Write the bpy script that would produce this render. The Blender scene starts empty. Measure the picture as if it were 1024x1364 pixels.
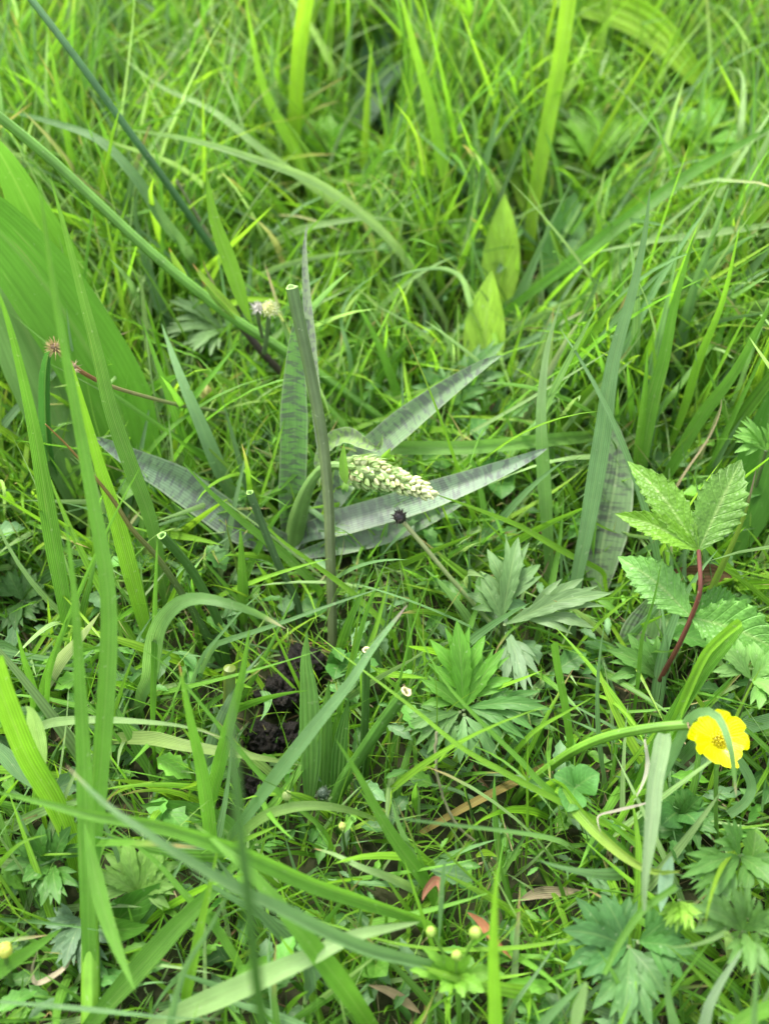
import bpy, math, random
import numpy as np
from mathutils import Vector, Matrix

SC = bpy.context.scene
COL = SC.collection
rng = np.random.default_rng(7)
random.seed(7)

# ------------------------------------------------------------------ camera
CAM_H, PITCH, VFOV = 0.45, math.radians(50), math.radians(50)
IW, IH = 1024.0, 1364.0
FPX = (IH / 2) / math.tan(VFOV / 2)
cam = bpy.data.cameras.new('camera')
cam.sensor_fit = 'VERTICAL'; cam.sensor_height = 24
cam.lens = 12 / math.tan(VFOV / 2)
cam.clip_start = 0.01; cam.clip_end = 200
cam_o = bpy.data.objects.new('camera', cam); COL.objects.link(cam_o)
cam_o.location = (0, 0, CAM_H); cam_o.rotation_euler = (math.pi / 2 - PITCH, 0, 0)
SC.camera = cam_o
cam.dof.use_dof = True; cam.dof.focus_distance = 0.475; cam.dof.aperture_fstop = 4.4

CO = np.array([0, 0, CAM_H])
FW = np.array([0, math.cos(PITCH), -math.sin(PITCH)])
UP = np.array([0, math.sin(PITCH), math.cos(PITCH)])
RT = np.array([1.0, 0, 0])

# ------------------------------------------------------------------ light
w = bpy.data.worlds.new('World'); SC.world = w; w.use_nodes = True
nt = w.node_tree
sky = nt.nodes.new('ShaderNodeTexSky'); sky.sky_type = 'NISHITA'; sky.sun_disc = False
SUN_EL, SUN_AZ = math.radians(58), math.radians(-35)       # azimuth from +Y towards +X
sky.sun_elevation = SUN_EL; sky.sun_rotation = SUN_AZ
sky.air_density = 1.0; sky.dust_density = 3.0
bg = nt.nodes['Background']; bg.inputs['Strength'].default_value = 0.15
hs = nt.nodes.new('ShaderNodeHueSaturation'); hs.inputs['Saturation'].default_value = .3     # thin bright cloud: a nearly white sky
nt.links.new(sky.outputs['Color'], hs.inputs['Color']); nt.links.new(hs.outputs['Color'], bg.inputs['Color'])
sun = bpy.data.lights.new('sun', 'SUN'); sun.energy = 1.5; sun.angle = math.radians(14); sun.color = (1, .95, .86)
sun_o = bpy.data.objects.new('sun', sun); COL.objects.link(sun_o)
sd = Vector((math.sin(SUN_AZ) * math.cos(SUN_EL), math.cos(SUN_AZ) * math.cos(SUN_EL), math.sin(SUN_EL)))
sun_o.rotation_euler = sd.to_track_quat('Z', 'Y').to_euler()
SC.view_settings.view_transform = 'Standard'; SC.view_settings.look = 'None'
SC.view_settings.exposure = 2.1; SC.view_settings.gamma = 1
SC.render.engine = 'CYCLES'
cy = SC.cycles
cy.use_denoising = True; cy.max_bounces = 9; cy.diffuse_bounces = 7; cy.transmission_bounces = 7
cy.glossy_bounces = 2; cy.transparent_max_bounces = 4
cy.sample_clamp_indirect = 6

# ------------------------------------------------------------------ helpers
def P(x, y, z):
    """world point where the view through photograph pixel (x, y) meets height z (cm)"""
    d = FW + RT * ((x - IW / 2) / FPX) + UP * ((IH / 2 - y) / FPX)
    t = (z / 100 - CAM_H) / d[2]
    return CO + d * t

def project(p):
    v = p - CO
    dep = v @ FW
    return IW / 2 + FPX * (v @ RT) / dep, IH / 2 - FPX * (v @ UP) / dep, dep

def nrm(a):
    return a / np.maximum(np.linalg.norm(a, axis=-1, keepdims=True), 1e-9)

def spline(pts, n):
    """Catmull-Rom through pts, resampled to n+1 evenly spaced points"""
    p = np.asarray(pts, float)
    if len(p) == 2:
        return p[0] + (p[1] - p[0]) * np.linspace(0, 1, n + 1)[:, None]
    q = np.vstack([2 * p[0] - p[1], p, 2 * p[-1] - p[-2]])
    out = []
    for i in range(1, len(q) - 2):
        t = np.linspace(0, 1, 12, endpoint=False)[:, None]
        a, b, c, d = q[i - 1], q[i], q[i + 1], q[i + 2]
        out.append(.5 * (2 * b + (c - a) * t + (2 * a - 5 * b + 4 * c - d) * t ** 2 + (3 * b - a - 3 * c + d) * t ** 3))
    out = np.vstack(out + [p[-1:]])
    s = np.r_[0, np.cumsum(np.linalg.norm(np.diff(out, axis=0), axis=1))]
    u = np.linspace(0, s[-1], n + 1)
    return np.stack([np.interp(u, s, out[:, k]) for k in range(3)], 1)

def tangents(c):
    return nrm(np.gradient(c, axis=0))

class MB:
    def __init__(self):
        self.v, self.f, self.uv, self.t, self.n = [], [], [], [], 0
    def grid(self, v, uv, tint):
        """v: (R, C, 3) lattice"""
        R, Cn = v.shape[:2]
        i = np.arange(R * Cn).reshape(R, Cn) + self.n
        q = np.stack([i[:-1, :-1], i[:-1, 1:], i[1:, 1:], i[1:, :-1]], -1).reshape(-1, 4)
        self.add(v.reshape(-1, 3), q, uv.reshape(-1, 2), np.broadcast_to(tint, (R, Cn, 3)).reshape(-1, 3))
    def add(self, v, q, uv, t):
        self.v.append(v); self.f.append(q); self.uv.append(uv); self.t.append(t); self.n += len(v)
    def mesh(self, name, mat):
        v = np.vstack(self.v).astype(np.float32); f = np.vstack(self.f).astype(np.int32)
        uv = np.vstack(self.uv).astype(np.float32); t = np.vstack(self.t).astype(np.float32)
        m = bpy.data.meshes.new(name)
        m.vertices.add(len(v)); m.vertices.foreach_set('co', v.ravel())
        m.loops.add(f.size); m.loops.foreach_set('vertex_index', f.ravel())
        m.polygons.add(len(f)); m.polygons.foreach_set('loop_start', np.arange(0, f.size, 4, dtype=np.int32))
        m.update(calc_edges=True)
        m.polygons.foreach_set('use_smooth', np.ones(len(f), bool))
        ul = m.uv_layers.new(name='UVMap'); ul.data.foreach_set('uv', uv[f.ravel()].ravel())
        ca = m.color_attributes.new('tint', 'FLOAT_COLOR', 'POINT')
        ca.data.foreach_set('color', np.c_[t, np.ones(len(t), np.float32)].astype(np.float32).ravel())
        m.materials.append(mat)
        return m
    def build(self, name, mat, parent=None):
        o = bpy.data.objects.new(name, self.mesh(name, mat)); COL.objects.link(o)
        if parent: o.parent = parent
        return o

def tag(o, label=None, cat=None, group=None, kind=None):
    for k, v in (('label', label), ('category', cat), ('group', group), ('kind', kind)):
        if v: o[k] = v
    return o

def root(name, label, cat, loc, group=None):
    o = bpy.data.objects.new(name, None); COL.objects.link(o); o.location = loc
    o.empty_display_size = .01
    return tag(o, label, cat, group)

def under(o, r):
    o.parent = r
    o.matrix_parent_inverse = Matrix.Translation(-Vector(r.location))
    return o

HERO = []      # (centre line samples, half width) of everything placed by hand

def prof_blade(t, tip=.55, base=.5):
    return np.minimum(base + (1 - base) * np.clip(t / .35, 0, 1), 1) * np.clip((1 - t) / tip, 0, 1) ** .75
def prof_leaf(t, peak=.45):
    return np.where(t < peak, np.sin(np.clip(t / peak, 0, 1) * math.pi / 2) ** .8, np.cos(np.clip((t - peak) / (1 - peak), 0, 1) * math.pi / 2) ** .9)
def prof_cut(t):
    return .65 + .35 * np.clip(t / .4, 0, 1)
def prof_lance(t):
    return np.clip(.35 + t * 1.6, 0, 1) * np.clip((1.0 - t) / .45, 0, 1) ** .62

def ribbon(mb, c, hw, tint, n_hint=None, roll=0, twist=0, fold=.25, cols=5, teeth=None, pleat=None, wav=0, vs=1.0, tiptint=None, curl=0, lobes=None):
    """c: (n+1,3) centre line; hw: (n+1,) half widths"""
    n = len(c) - 1
    T = tangents(c)
    tt = np.linspace(0, 1, n + 1)
    if n_hint is None:
        N = nrm(CO - c)
    else:
        N = np.broadcast_to(np.asarray(n_hint, float), c.shape)
    N = nrm(N - (N * T).sum(1, keepdims=True) * T)
    S = np.cross(T, N)
    a = (roll + twist * tt)[:, None]
    N, S = N * np.cos(a) + S * np.sin(a), S * np.cos(a) - N * np.sin(a)
    u = np.linspace(-1, 1, cols)
    W = hw[:, None] * np.ones((1, cols))
    if teeth is not None:
        k, amp = teeth
        W = W * (1 - amp * ((1 - (tt[:, None] * k) % 1)) * (np.abs(u)[None] > .9))
    if lobes is not None:
        k, amp, ph = lobes
        W = W * (1 - amp * np.clip(.5 - .5 * np.cos(2 * math.pi * (tt[:, None] * k + ph)), 0, 1) ** .7 * (np.abs(u)[None] > .5))
    v = c[:, None] + S[:, None] * (u[None] * W * math.cos(fold))[..., None]
    lift = np.abs(u)[None] * W * math.sin(fold) + curl * (u[None] ** 2) * W
    if pleat is not None:
        k, sl, amp = pleat
        lift = lift + amp * W * np.cos(2 * math.pi * (tt[:, None] * k - np.abs(u)[None] * sl)) * np.clip(np.abs(u)[None] * 1.5, 0, 1)
    if wav:
        lift = lift + wav * W * np.sin(tt[:, None] * 9 + u[None] * 1.3 + c[0, 0] * 90) * np.abs(u)[None]
    v = v + N[:, None] * lift[..., None]
    L = np.linalg.norm(np.diff(c, axis=0), axis=1).sum()
    uv = np.stack(np.broadcast_arrays(u[None] * .5 + .5, tt[:, None] * vs), -1)
    tn = np.broadcast_to(np.asarray(tint, float), (n + 1, cols, 3)).copy()
    if tiptint is not None:
        col, st = tiptint
        kk = np.clip((tt - st) / max(1e-3, (1 - st) * .5), 0, 1)[:, None, None]
        tn = tn * (1 - kk) + np.asarray(col) * kk
    mb.grid(v, uv, tn)
    return v

def tube(mb, c, r, tint, k=10, cap=True, hollow=0, ring=None, flat=1.0, tint_end=None):
    """round stem along c with radii r; hollow > 0 leaves an open cut end with a pale rim that deep"""
    n = len(c) - 1
    r = np.broadcast_to(np.asarray(r, float), (n + 1,)).copy()
    T = tangents(c)
    ref = np.array([0.3, -.8, .5])
    N = nrm(np.cross(T, ref)); Bn = np.cross(T, N)
    a = np.linspace(0, 2 * math.pi, k + 1)
    circ = N[:, None] * np.cos(a)[None, :, None] + Bn[:, None] * np.sin(a)[None, :, None] * flat
    v = c[:, None] + circ * r[:, None, None]
    uv = np.stack(np.broadcast_arrays(np.linspace(0, 1, k + 1)[None], np.linspace(0, 1, n + 1)[:, None]), -1)
    tn = np.broadcast_to(np.asarray(tint, float), (n + 1, k + 1, 3)).copy()
    if tint_end is not None:
        q = np.linspace(0, 1, n + 1)[:, None, None] ** 2
        tn = tn * (1 - q) + np.asarray(tint_end) * q
    mb.grid(v, uv, tn)
    if hollow:
        cc = np.stack([c[-1] + T[-1] * r[-1] * .12, c[-1] + T[-1] * r[-1] * .12, c[-1] - T[-1] * hollow * .4, c[-1] - T[-1] * hollow])
        rr = np.array([.97, .62, .55, .0]) * r[-1]
        vv = cc[:, None] + circ[-1:] * rr[:, None, None]
        jag = rng.normal(0, .16, k + 1) * r[-1]; jag[-1] = jag[0]
        vv[:2] += T[-1] * jag[None, :, None]
        vv = np.concatenate([v[-1:], vv])
        ringc = ring if ring is not None else (.45, .42, .22)
        tt = np.array([ringc, ringc, ringc, np.asarray(tint) * 1.3, np.asarray(tint) * .6])[:, None]
        mb.grid(vv, np.zeros((5, k + 1, 2)) + .5, np.broadcast_to(tt, (5, k + 1, 3)))
    elif cap:
        vv = np.concatenate([v[-1:], np.broadcast_to(c[-1] + T[-1] * r[-1] * .5, (1, k + 1, 3))])
        mb.grid(vv, np.zeros((2, k + 1, 2)) + .5, np.broadcast_to(np.asarray(tn[-1, 0]), (2, k + 1, 3)))
    return v

# ------------------------------------------------------------------ materials
class NT:
    def __init__(self, name):
        self.m = bpy.data.materials.new(name); self.m.use_nodes = True
        self.t = self.m.node_tree; self.t.nodes.clear()
    def n(self, typ, **kw):
        nd = self.t.nodes.new(typ)
        for k, v in kw.items():
            if k.startswith('i_'):
                key = k[2:]; key = int(key) if key.isdigit() else key.replace('_', ' ')
                nd.inputs[key].default_value = v
            else: setattr(nd, k, v)
        return nd
    def l(self, a, b): self.t.links.new(a, b)
    def math(self, op, a, b=None, c=None):
        nd = self.t.nodes.new('ShaderNodeMath'); nd.operation = op
        for i, x in enumerate((a, b, c)):
            if x is None: continue
            if isinstance(x, (int, float)): nd.inputs[i].default_value = x
            else: self.l(x, nd.inputs[i])
        return nd.outputs[0]
    def mix(self, fac, a, b, blend='MIX'):
        nd = self.t.nodes.new('ShaderNodeMix'); nd.data_type = 'RGBA'; nd.blend_type = blend
        for key, x in ((0, fac), (6, a), (7, b)):
            if isinstance(x, (int, float)): nd.inputs[key].default_value = x
            elif isinstance(x, tuple): nd.inputs[key].default_value = (*x, 1)
            else: self.l(x, nd.inputs[key])
        return nd.outputs[2]

def leaf_mat(name, trans=.45, rough=.45, stripes=9, stripe_amt=.35, lateral=None, mottle=None, noise_amt=.5, spec=.32, sheen=0, pale_rib=.45, bump=.25, warm=(1.32, 1.36, .85), reticle=0, specks=.3, streak=.7, worn=.0):
    N = NT(name)
    at = N.n('ShaderNodeVertexColor', layer_name='tint').outputs['Color']
    uv = N.n('ShaderNodeUVMap'); sep = N.n('ShaderNodeSeparateXYZ'); N.l(uv.outputs[0], sep.inputs[0])
    U, V = sep.outputs[0], sep.outputs[1]
    tc = N.n('ShaderNodeTexCoord')
    no = N.n('ShaderNodeTexNoise', i_Scale=90.0, i_Detail=4.0, i_Roughness=.6); N.l(tc.outputs['Object'], no.inputs['Vector'])
    nb = N.n('ShaderNodeTexNoise', i_Scale=14.0, i_Detail=2.0); N.l(tc.outputs['Object'], nb.inputs['Vector'])
    au = N.math('ABSOLUTE', N.math('MULTIPLY_ADD', U, 2, -1))
    st = N.math('SINE', N.math('MULTIPLY', U, stripes * 2 * math.pi))
    val = N.math('MULTIPLY_ADD', no.outputs[0], noise_amt, 1 - noise_amt * .5)
    val = N.math('MULTIPLY', val, N.math('MULTIPLY_ADD', nb.outputs[0], .6, .7))
    val = N.math('MULTIPLY', val, N.math('MULTIPLY_ADD', st, stripe_amt * .5, 1))
    height = st
    if lateral:
        k, sl = lateral
        f = N.math('MULTIPLY_ADD', V, k, N.math('MULTIPLY', au, -sl))
        tri = N.math('ABSOLUTE', N.math('SINE', N.math('MULTIPLY', f, math.pi)))
        vein = N.math('SUBTRACT', 1, N.math('SMOOTH_MIN', N.math('MULTIPLY', tri, 3.2), 1, .2))
        height = N.math('MULTIPLY', vein, -3)
        val = N.math('MULTIPLY', val, N.math('MULTIPLY_ADD', vein, .35, 1))
    sv = N.n('ShaderNodeCombineXYZ'); N.l(N.math('MULTIPLY', U, 14.0), sv.inputs[0]); N.l(N.math('MULTIPLY', V, 5.0), sv.inputs[1])
    sn = N.n('ShaderNodeTexNoise', i_Scale=1.0, i_Detail=4.0, noise_dimensions='4D'); N.l(sv.outputs[0], sn.inputs['Vector'])
    oi = N.n('ShaderNodeObjectInfo'); N.l(N.math('MULTIPLY', oi.outputs['Random'], 50.0), sn.inputs['W'])
    if streak: val = N.math('MULTIPLY', val, N.math('MULTIPLY_ADD', sn.outputs[0], streak, 1 - streak * .5))
    cc = N.t.nodes.new('ShaderNodeCombineColor')
    for i in range(3): N.l(val, cc.inputs[i])
    col = N.mix(1.0, at, cc.outputs[0], 'MULTIPLY')
    if mottle:
        k, dark, amt, thr = mottle
        mp = N.n('ShaderNodeCombineXYZ'); N.l(N.math('MULTIPLY', U, 1.6), mp.inputs[0]); N.l(N.math('MULTIPLY', V, k), mp.inputs[1])
        n1 = N.n('ShaderNodeTexNoise', i_Scale=1.0, i_Detail=2.5, i_Distortion=.35); N.l(mp.outputs[0], n1.inputs['Vector'])
        ramp = N.n('ShaderNodeMapRange'); ramp.interpolation_type = 'SMOOTHSTEP'; N.l(n1.outputs[0], ramp.inputs[0])
        ramp.inputs[1].default_value = thr - .09; ramp.inputs[2].default_value = thr + .09
        col = N.mix(N.math('MULTIPLY', ramp.outputs[0], amt), col, dark)
        bl = N.n('ShaderNodeMapRange', i_1=.60, i_2=.72); N.l(nb.outputs[0], bl.inputs[0])
        col = N.mix(N.math('MULTIPLY', bl.outputs[0], .45), col, (.25, .27, .24))
        edge = N.n('ShaderNodeMapRange', i_1=.86, i_2=.97); N.l(au, edge.inputs[0])
        col = N.mix(N.math('MULTIPLY', edge.outputs[0], .5), col, (.32, .40, .24))
    rib = N.n('ShaderNodeMapRange', i_1=.10, i_2=.0, i_3=0.0, i_4=1.0); N.l(au, rib.inputs[0])
    col = N.mix(N.math('MULTIPLY', rib.outputs[0], pale_rib), col, N.mix(.5, col, (.30, .42, .14)))
    if specks:
        sp = N.n('ShaderNodeTexNoise', i_Scale=420.0, i_Detail=1.0); N.l(tc.outputs['Object'], sp.inputs['Vector'])
        spr = N.n('ShaderNodeMapRange', i_1=.70, i_2=.76); N.l(sp.outputs[0], spr.inputs[0])
        col = N.mix(N.math('MULTIPLY', spr.outputs[0], specks), col, (.35, .42, .25))
    if worn:
        wr = N.n('ShaderNodeMapRange', i_1=.64, i_2=.72); N.l(sn.outputs[0], wr.inputs[0])
        col = N.mix(N.math('MULTIPLY', wr.outputs[0], worn), col, (.30, .28, .12))
    pr = N.n('ShaderNodeBsdfPrincipled', i_Roughness=rough)
    pr.inputs['Specular IOR Level'].default_value = spec
    if sheen:
        pr.inputs['Sheen Weight'].default_value = sheen; pr.inputs['Sheen Roughness'].default_value = .4
    N.l(col, pr.inputs['Base Color'])
    bu = N.n('ShaderNodeBump', i_Strength=bump, i_Distance=.0004)
    hh = N.math('MULTIPLY_ADD', no.outputs[0], 1.5, height); N.l(hh, bu.inputs['Height'])
    if reticle:
        vo = N.n('ShaderNodeTexVoronoi', i_Scale=reticle); N.l(tc.outputs['Object'], vo.inputs['Vector'])
        hh2 = N.math('MULTIPLY_ADD', vo.outputs[0], 2.0, hh); N.l(hh2, bu.inputs['Height'])
    N.l(bu.outputs[0], pr.inputs['Normal'])
    out = N.n('ShaderNodeOutputMaterial')
    if trans > 0:
        tr = N.n('ShaderNodeBsdfTranslucent')
        N.l(N.mix(1.0, col, warm, 'MULTIPLY'), tr.inputs['Color'])
        mx = N.n('ShaderNodeMixShader', i_0=trans)
        N.l(pr.outputs[0], mx.inputs[1]); N.l(tr.outputs[0], mx.inputs[2]); N.l(mx.outputs[0], out.inputs[0])
    else:
        N.l(pr.outputs[0], out.inputs[0])
    return N.m

M_GRASS = leaf_mat('grass_leaf', worn=.45, bump=.4)
M_MASS = leaf_mat('grass_mass', stripes=3, bump=.1, noise_amt=.3, specks=.15, streak=0)
M_STEM = leaf_mat('stem_skin', trans=.12, stripes=7, stripe_amt=.15, pale_rib=0, bump=.25, noise_amt=.9, spec=.4)
M_HERB = leaf_mat('herb_leaf', trans=.35, stripes=0, stripe_amt=0, lateral=(6, 2.4), rough=.5, bump=.25, sheen=0, noise_amt=.7)
M_BRAMBLE = leaf_mat('bramble_leaf', trans=.35, stripes=0, stripe_amt=0, lateral=(9, 2.2), rough=.45, bump=.45, pale_rib=.9, reticle=650, noise_amt=1.0)
M_ORCHID = leaf_mat('mottled_leaf', trans=.2, stripes=12, stripe_amt=.15, mottle=(28, (.075, .08, .08), .75, .52), rough=.5, spec=.55, pale_rib=.2, sheen=.2)
M_SPOT = leaf_mat('spotted_leaf', trans=.3, stripes=8, stripe_amt=.1, mottle=(22, (.04, .05, .035), .85, .55), rough=.5, spec=.5)
M_BROAD = leaf_mat('broad_leaf', trans=.5, stripes=16, stripe_amt=.02, worn=.3, spec=.2, rough=.5, bump=.15, noise_amt=.25, specks=.12)
M_PLANTAIN = leaf_mat('ribbed_leaf', trans=.5, stripes=4, stripe_amt=.25, rough=.45, bump=.6)
M_DRY = leaf_mat('dry_straw', trans=.2, stripes=6, stripe_amt=.3, rough=.7, spec=.2, warm=(1, .95, .8), specks=0)
M_PETAL = leaf_mat('yellow_petal', trans=.3, stripes=10, stripe_amt=.03, rough=.25, spec=.5, pale_rib=0, noise_amt=.1, bump=.3, streak=.12, warm=(1.0, 1.05, .5), specks=0)
M_BUD = leaf_mat('bud_skin', trans=.25, stripes=4, stripe_amt=.12, rough=.4, spec=.5, pale_rib=0, noise_amt=.3, warm=(1.1, 1.1, .8), specks=0)

def soil_mat(name, c1, c2, rough, sc):
    N = NT(name)
    tc = N.n('ShaderNodeTexCoord')
    no = N.n('ShaderNodeTexNoise', i_Scale=sc, i_Detail=8.0, i_Roughness=.65); N.l(tc.outputs['Object'], no.inputs['Vector'])
    r = N.n('ShaderNodeMapRange', i_1=.35, i_2=.7); N.l(no.outputs[0], r.inputs[0])
    col = N.mix(r.outputs[0], c1, c2)
    pr = N.n('ShaderNodeBsdfPrincipled', i_Roughness=rough); pr.inputs['Specular IOR Level'].default_value = .22; N.l(col, pr.inputs['Base Color'])
    bu = N.n('ShaderNodeBump', i_Strength=.8, i_Distance=.003); N.l(no.outputs[0], bu.inputs['Height']); N.l(bu.outputs[0], pr.inputs['Normal'])
    out = N.n('ShaderNodeOutputMaterial'); N.l(pr.outputs[0], out.inputs[0])
    return N.m
M_SOIL = soil_mat('meadow_soil', (.02, .022, .010), (.06, .07, .025), .9, 60)
M_CLOD = soil_mat('black_clod', (.003, .0028, .0025), (.016, .012, .008), .55, 420)

# palette (leaf colours; greens carry extra blue painted in for lens haze)
B_ = (.158, .332, .026); G_ = (.106, .252, .030); D_ = (.048, .125, .020); T_ = (.125, .24, .09)
PA = (.22, .345, .125); Y_ = (.21, .375, .03); W_ = (.30, .36, .22); DG = (.045, .075, .038); BR = (.20, .13, .06)
ST = (.34, .28, .16)

# ------------------------------------------------------------------ ground
mb = MB()
n = 140
lin = np.sign(np.linspace(-1, 1, n)) * np.abs(np.linspace(-1, 1, n)) ** 3.2 * 40
X, Y = np.meshgrid(lin, lin + .4, indexing='ij')
Z = (.006 * np.sin(X * 23 + 1) * np.cos(Y * 19) + .003 * np.sin(X * 61 + Y * 47)) * np.exp(-(X ** 2 + (Y - .4) ** 2) * .1) - .006
mb.grid(np.stack([X, Y, Z], -1), np.stack([X, Y], -1), (.05, .05, .02))
tag(mb.build('ground', M_SOIL), kind='structure', label='dark meadow soil under the grass')

# ------------------------------------------------------------------ hand placed blades
def path(spec, zb, zt, zm=None, n=28, ext=True):
    xy = np.array([[float(q) for q in s.split(',')] for s in spec.split()])
    k = len(xy)
    s = np.r_[0, np.cumsum(np.hypot(*np.diff(xy, axis=0).T))]; s = s / s[-1]
    if zm is None: z = zb + (zt - zb) * s
    else: z = zb * (1 - s) * (1 - 2 * s) + 4 * zm * s * (1 - s) + zt * s * (2 * s - 1)
    pts = [P(x, y, zz) for (x, y), zz in zip(xy, z)]
    t0 = 0
    if ext and zb > .4:
        d = pts[0] - pts[1]; d[2] = 0
        d = nrm(d) * zb / 100 * .35 if np.linalg.norm(d) > 1e-6 else d
        g = pts[0] + d; g[2] = -.004
        m = pts[0] * .5 + g * .5 + np.array([0, 0, zb / 100 * .08])
        pts = [g, m] + pts
    return spline(pts, n)

def remember(c, hw):
    HERO.append((c, np.broadcast_to(hw, (len(c),))))

def wm(px, c):
    """pixels of width -> metres at the middle of the curve"""
    x, y, dep = project(c[len(c) // 2])
    return px * dep / FPX

def blade(label, tint, wpx, spec, zb, zt, zm=None, mat=None, prof=None, name='blade_of_grass', cat='grass blade', cols=5, ext=True, jit=True, n=30, cm=None, **kw):
    c = path(spec, zb, zt, zm, n=n, ext=ext)
    tt = np.linspace(0, 1, len(c))
    dep = project(c)[2]
    hw = .5 * wpx * np.mean(dep) / FPX * (prof or prof_blade)(tt)
    mb = MB()
    tint = np.array(tint) * (rng.uniform(1.0, 1.22) if jit else 1.15)
    kw.setdefault('roll', rng.uniform(-.35, .35)); kw.setdefault('twist', rng.uniform(-.35, .35)); kw.setdefault('wav', .05)
    ribbon(mb, c, hw, tint, cols=cols, **kw)
    o = mb.build(name, mat or M_GRASS)
    tag(o, label, cat, kind='thing')
    remember(c, hw)
    return o

CUT = dict(prof=prof_cut)
BRT = dict(tiptint=((.35, .22, .09), .93))
PLT = dict(tiptint=((.40, .38, .26), .93))

# left side
blade('tall bright green blade at the left reaching above the broad leaves', G_, 25, '120,1385 121,1200 132,1050 144,880 143,780 128,690 101,545 73,390 48,212', 0, 25, jit=0, roll=.1, twist=.1)
blade('shorter green blade left of the tall one, rising from the same sheath', G_, 25, '120,1300 116,1100 110,960 102,820 94,740 86,680', 2, 17, roll=-.2)
blade('short green leaf peeling from the thick sheath and bending down to the right', G_, 22, '112,1095 122,1140 140,1215 160,1270 181,1322', 9, 7.5, zm=8, ext=False, roll=.2, prof=prof_leaf)
blade('green blade with its tip just right of the tall blade tip', (.09, .20, .03), 22, '232,850 215,760 200,690 172,615 148,545 130,470 108,385 88,310 66,230', 0, 20, roll=.1)
blade('green blade curving in from the left edge below the broad leaves', G_, 24, '95,860 84,790 72,725 57,634 43,556 23,470 4,405 -10,370', 2, 19)
blade('yellow-green blade crossing behind the tall blade at the left', B_, 24, '215,900 195,840 176,770 152,681 130,612 108,530 95,480', 0, 15)
blade('thin pale blade leaning right in front of the tall left blades', G_, 8, '70,880 117,763 156,680 190,617', 6, 14)
blade('narrow upright blade right of the yellow-green blade', G_, 9, '206,880 207,800 210,716', 6, 12, prof=prof_lance)
blade('pale curved leaf arching right and drooping to a dry tip', (.14, .27, .08), 26, '200,900 210,840 235,806 265,797 300,803 340,816 382,838', 4, 8, zm=10, tiptint=((.4, .38, .28), .9), twist=.9, roll=-.6)
blade('broad bright green blade falling from the left edge below the middle', B_, 32, '104,1160 92,1115 70,1065 35,1005 5,930 -12,880', 1, 12, prof=prof_cut)
blade('limp pale leaf hanging at the left edge with a dry tip', PA, 24, '34,940 42,950 50,985 60,1028', 9, 5, ext=False, prof=prof_leaf, **PLT)
blade('blue-green leaf tip entering from the left edge above the long hairy stem', T_, 22, '-20,985 5,1005 28,1033 52,1053', 6, 5, ext=False)
blade('thin pale leaf lying across the left from behind the tall blades', PA, 13, '40,985 62,965 124,959 207,963 255,970 296,983', 3, 6, zm=7, **PLT)
blade('yellowish broad leaf lying flat left of the dark hole', (.17, .25, .07), 20, '150,985 200,984 248,994 331,1007 404,1020', 1.5, 2.5, zm=4)
blade('upright green blade with a fine tip left of the dark hole', G_, 20, '283,1130 270,1036 253,957 238,880', 2, 11, roll=.1, **BRT)
blade('green blade leaning right beside the dark hole', G_, 19, '278,1080 288,1035 303,975 322,903 333,833', 2, 11)
blade('dark out-of-focus blade standing close to the camera at the bottom', (.034, .095, .014), 16, '352,1400 346,1340 338,1280 331,1200 318,1095 310,1000 307,890', 17, 22, zm=21, roll=.2, fold=.3, prof=lambda t: np.interp(t, [0, .7, .9, 1], [.8, 1, .8, .05]), jit=0)
blade('hairy bright green leaf running from the left edge down to the bottom centre', G_, 27, '566,1228 491,1202 415,1176 351,1147 289,1122 207,1098 124,1085 62,1069 -15,1052', 3, 10, zm=9, prof=prof_lance, fold=.55, roll=-.5)
blade('long folded blue-green blade with a dry tip crossing the lower left', T_, 26, '600,1296 573,1288 491,1269 420,1238 372,1213 310,1184 248,1147 186,1106 136,1069 87,1018', 4, 13, zm=12, fold=.75, roll=.5, prof=prof_lance, tiptint=((.4, .3, .18), .96))
blade('wide green blade below the long folded blade, dark pointed tip', G_, 30, '500,1375 454,1310 420,1267 385,1222 339,1168 298,1131 258,1096', 1, 9, zm=8, tiptint=((.12, .08, .05), .97))
blade('narrow blade passing under the folded blade at the lower left', G_, 12, '345,1330 289,1238 248,1193 207,1147 157,1108 140,1098', 1, 6)
blade('thin blue-green blade leaning right at the bottom left centre', T_, 11, '223,1385 244,1296 281,1234 320,1158', 5, 12, twist=.2)
blade('upright yellow-green blade left of the thin blue-green one', B_, 15, '240,1370 265,1246 286,1151 290,1120', 1, 8)
blade('wide green blade rising diagonally behind the thick sheath', G_, 30, '105,1385 136,1345 186,1288 231,1238 281,1188 330,1130', 1, 5, prof=prof_lance)
blade('wide pale blade lying along the bottom edge left of centre', PA, 30, '190,1385 207,1364 289,1329 372,1292 420,1271 473,1246 560,1228', 1, 6, zm=6, prof=prof_lance)
blade('thin blue-green blade lying level along the bottom left corner', T_, 7, '-20,1333 103,1343 223,1355 300,1358', 6, 6, ext=False)
blade('broad short blade poking in at the lower left corner', G_, 32, '-30,1310 0,1290 45,1262 84,1236', 3, 5)
blade('arched bright blade at the left edge above the lobed leaves', B_, 11, '-20,1180 0,1150 30,1122 66,1111', 2, 5, zm=5)
blade('small pointed blade rising at the left edge beside the broad falling blade', G_, 13, '48,960 45,920 33,880 22,838', 2, 8)
blade('green blade rising right of the left edge beneath the tall blades', G_, 12, '50,960 62,900 80,850 92,820', 2, 8)
blade('twisted greyish leaf half hidden behind the tall blades', (.22, .28, .15), 20, '60,915 80,880 105,850 134,815', 2, 9, prof=prof_leaf, twist=1.2)
blade('straight pale thin blade crossing the lower left from behind the pointed blade', G_, 8, '430,1105 413,1089 355,1040 298,974 231,895 186,862', 2, 9)

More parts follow.
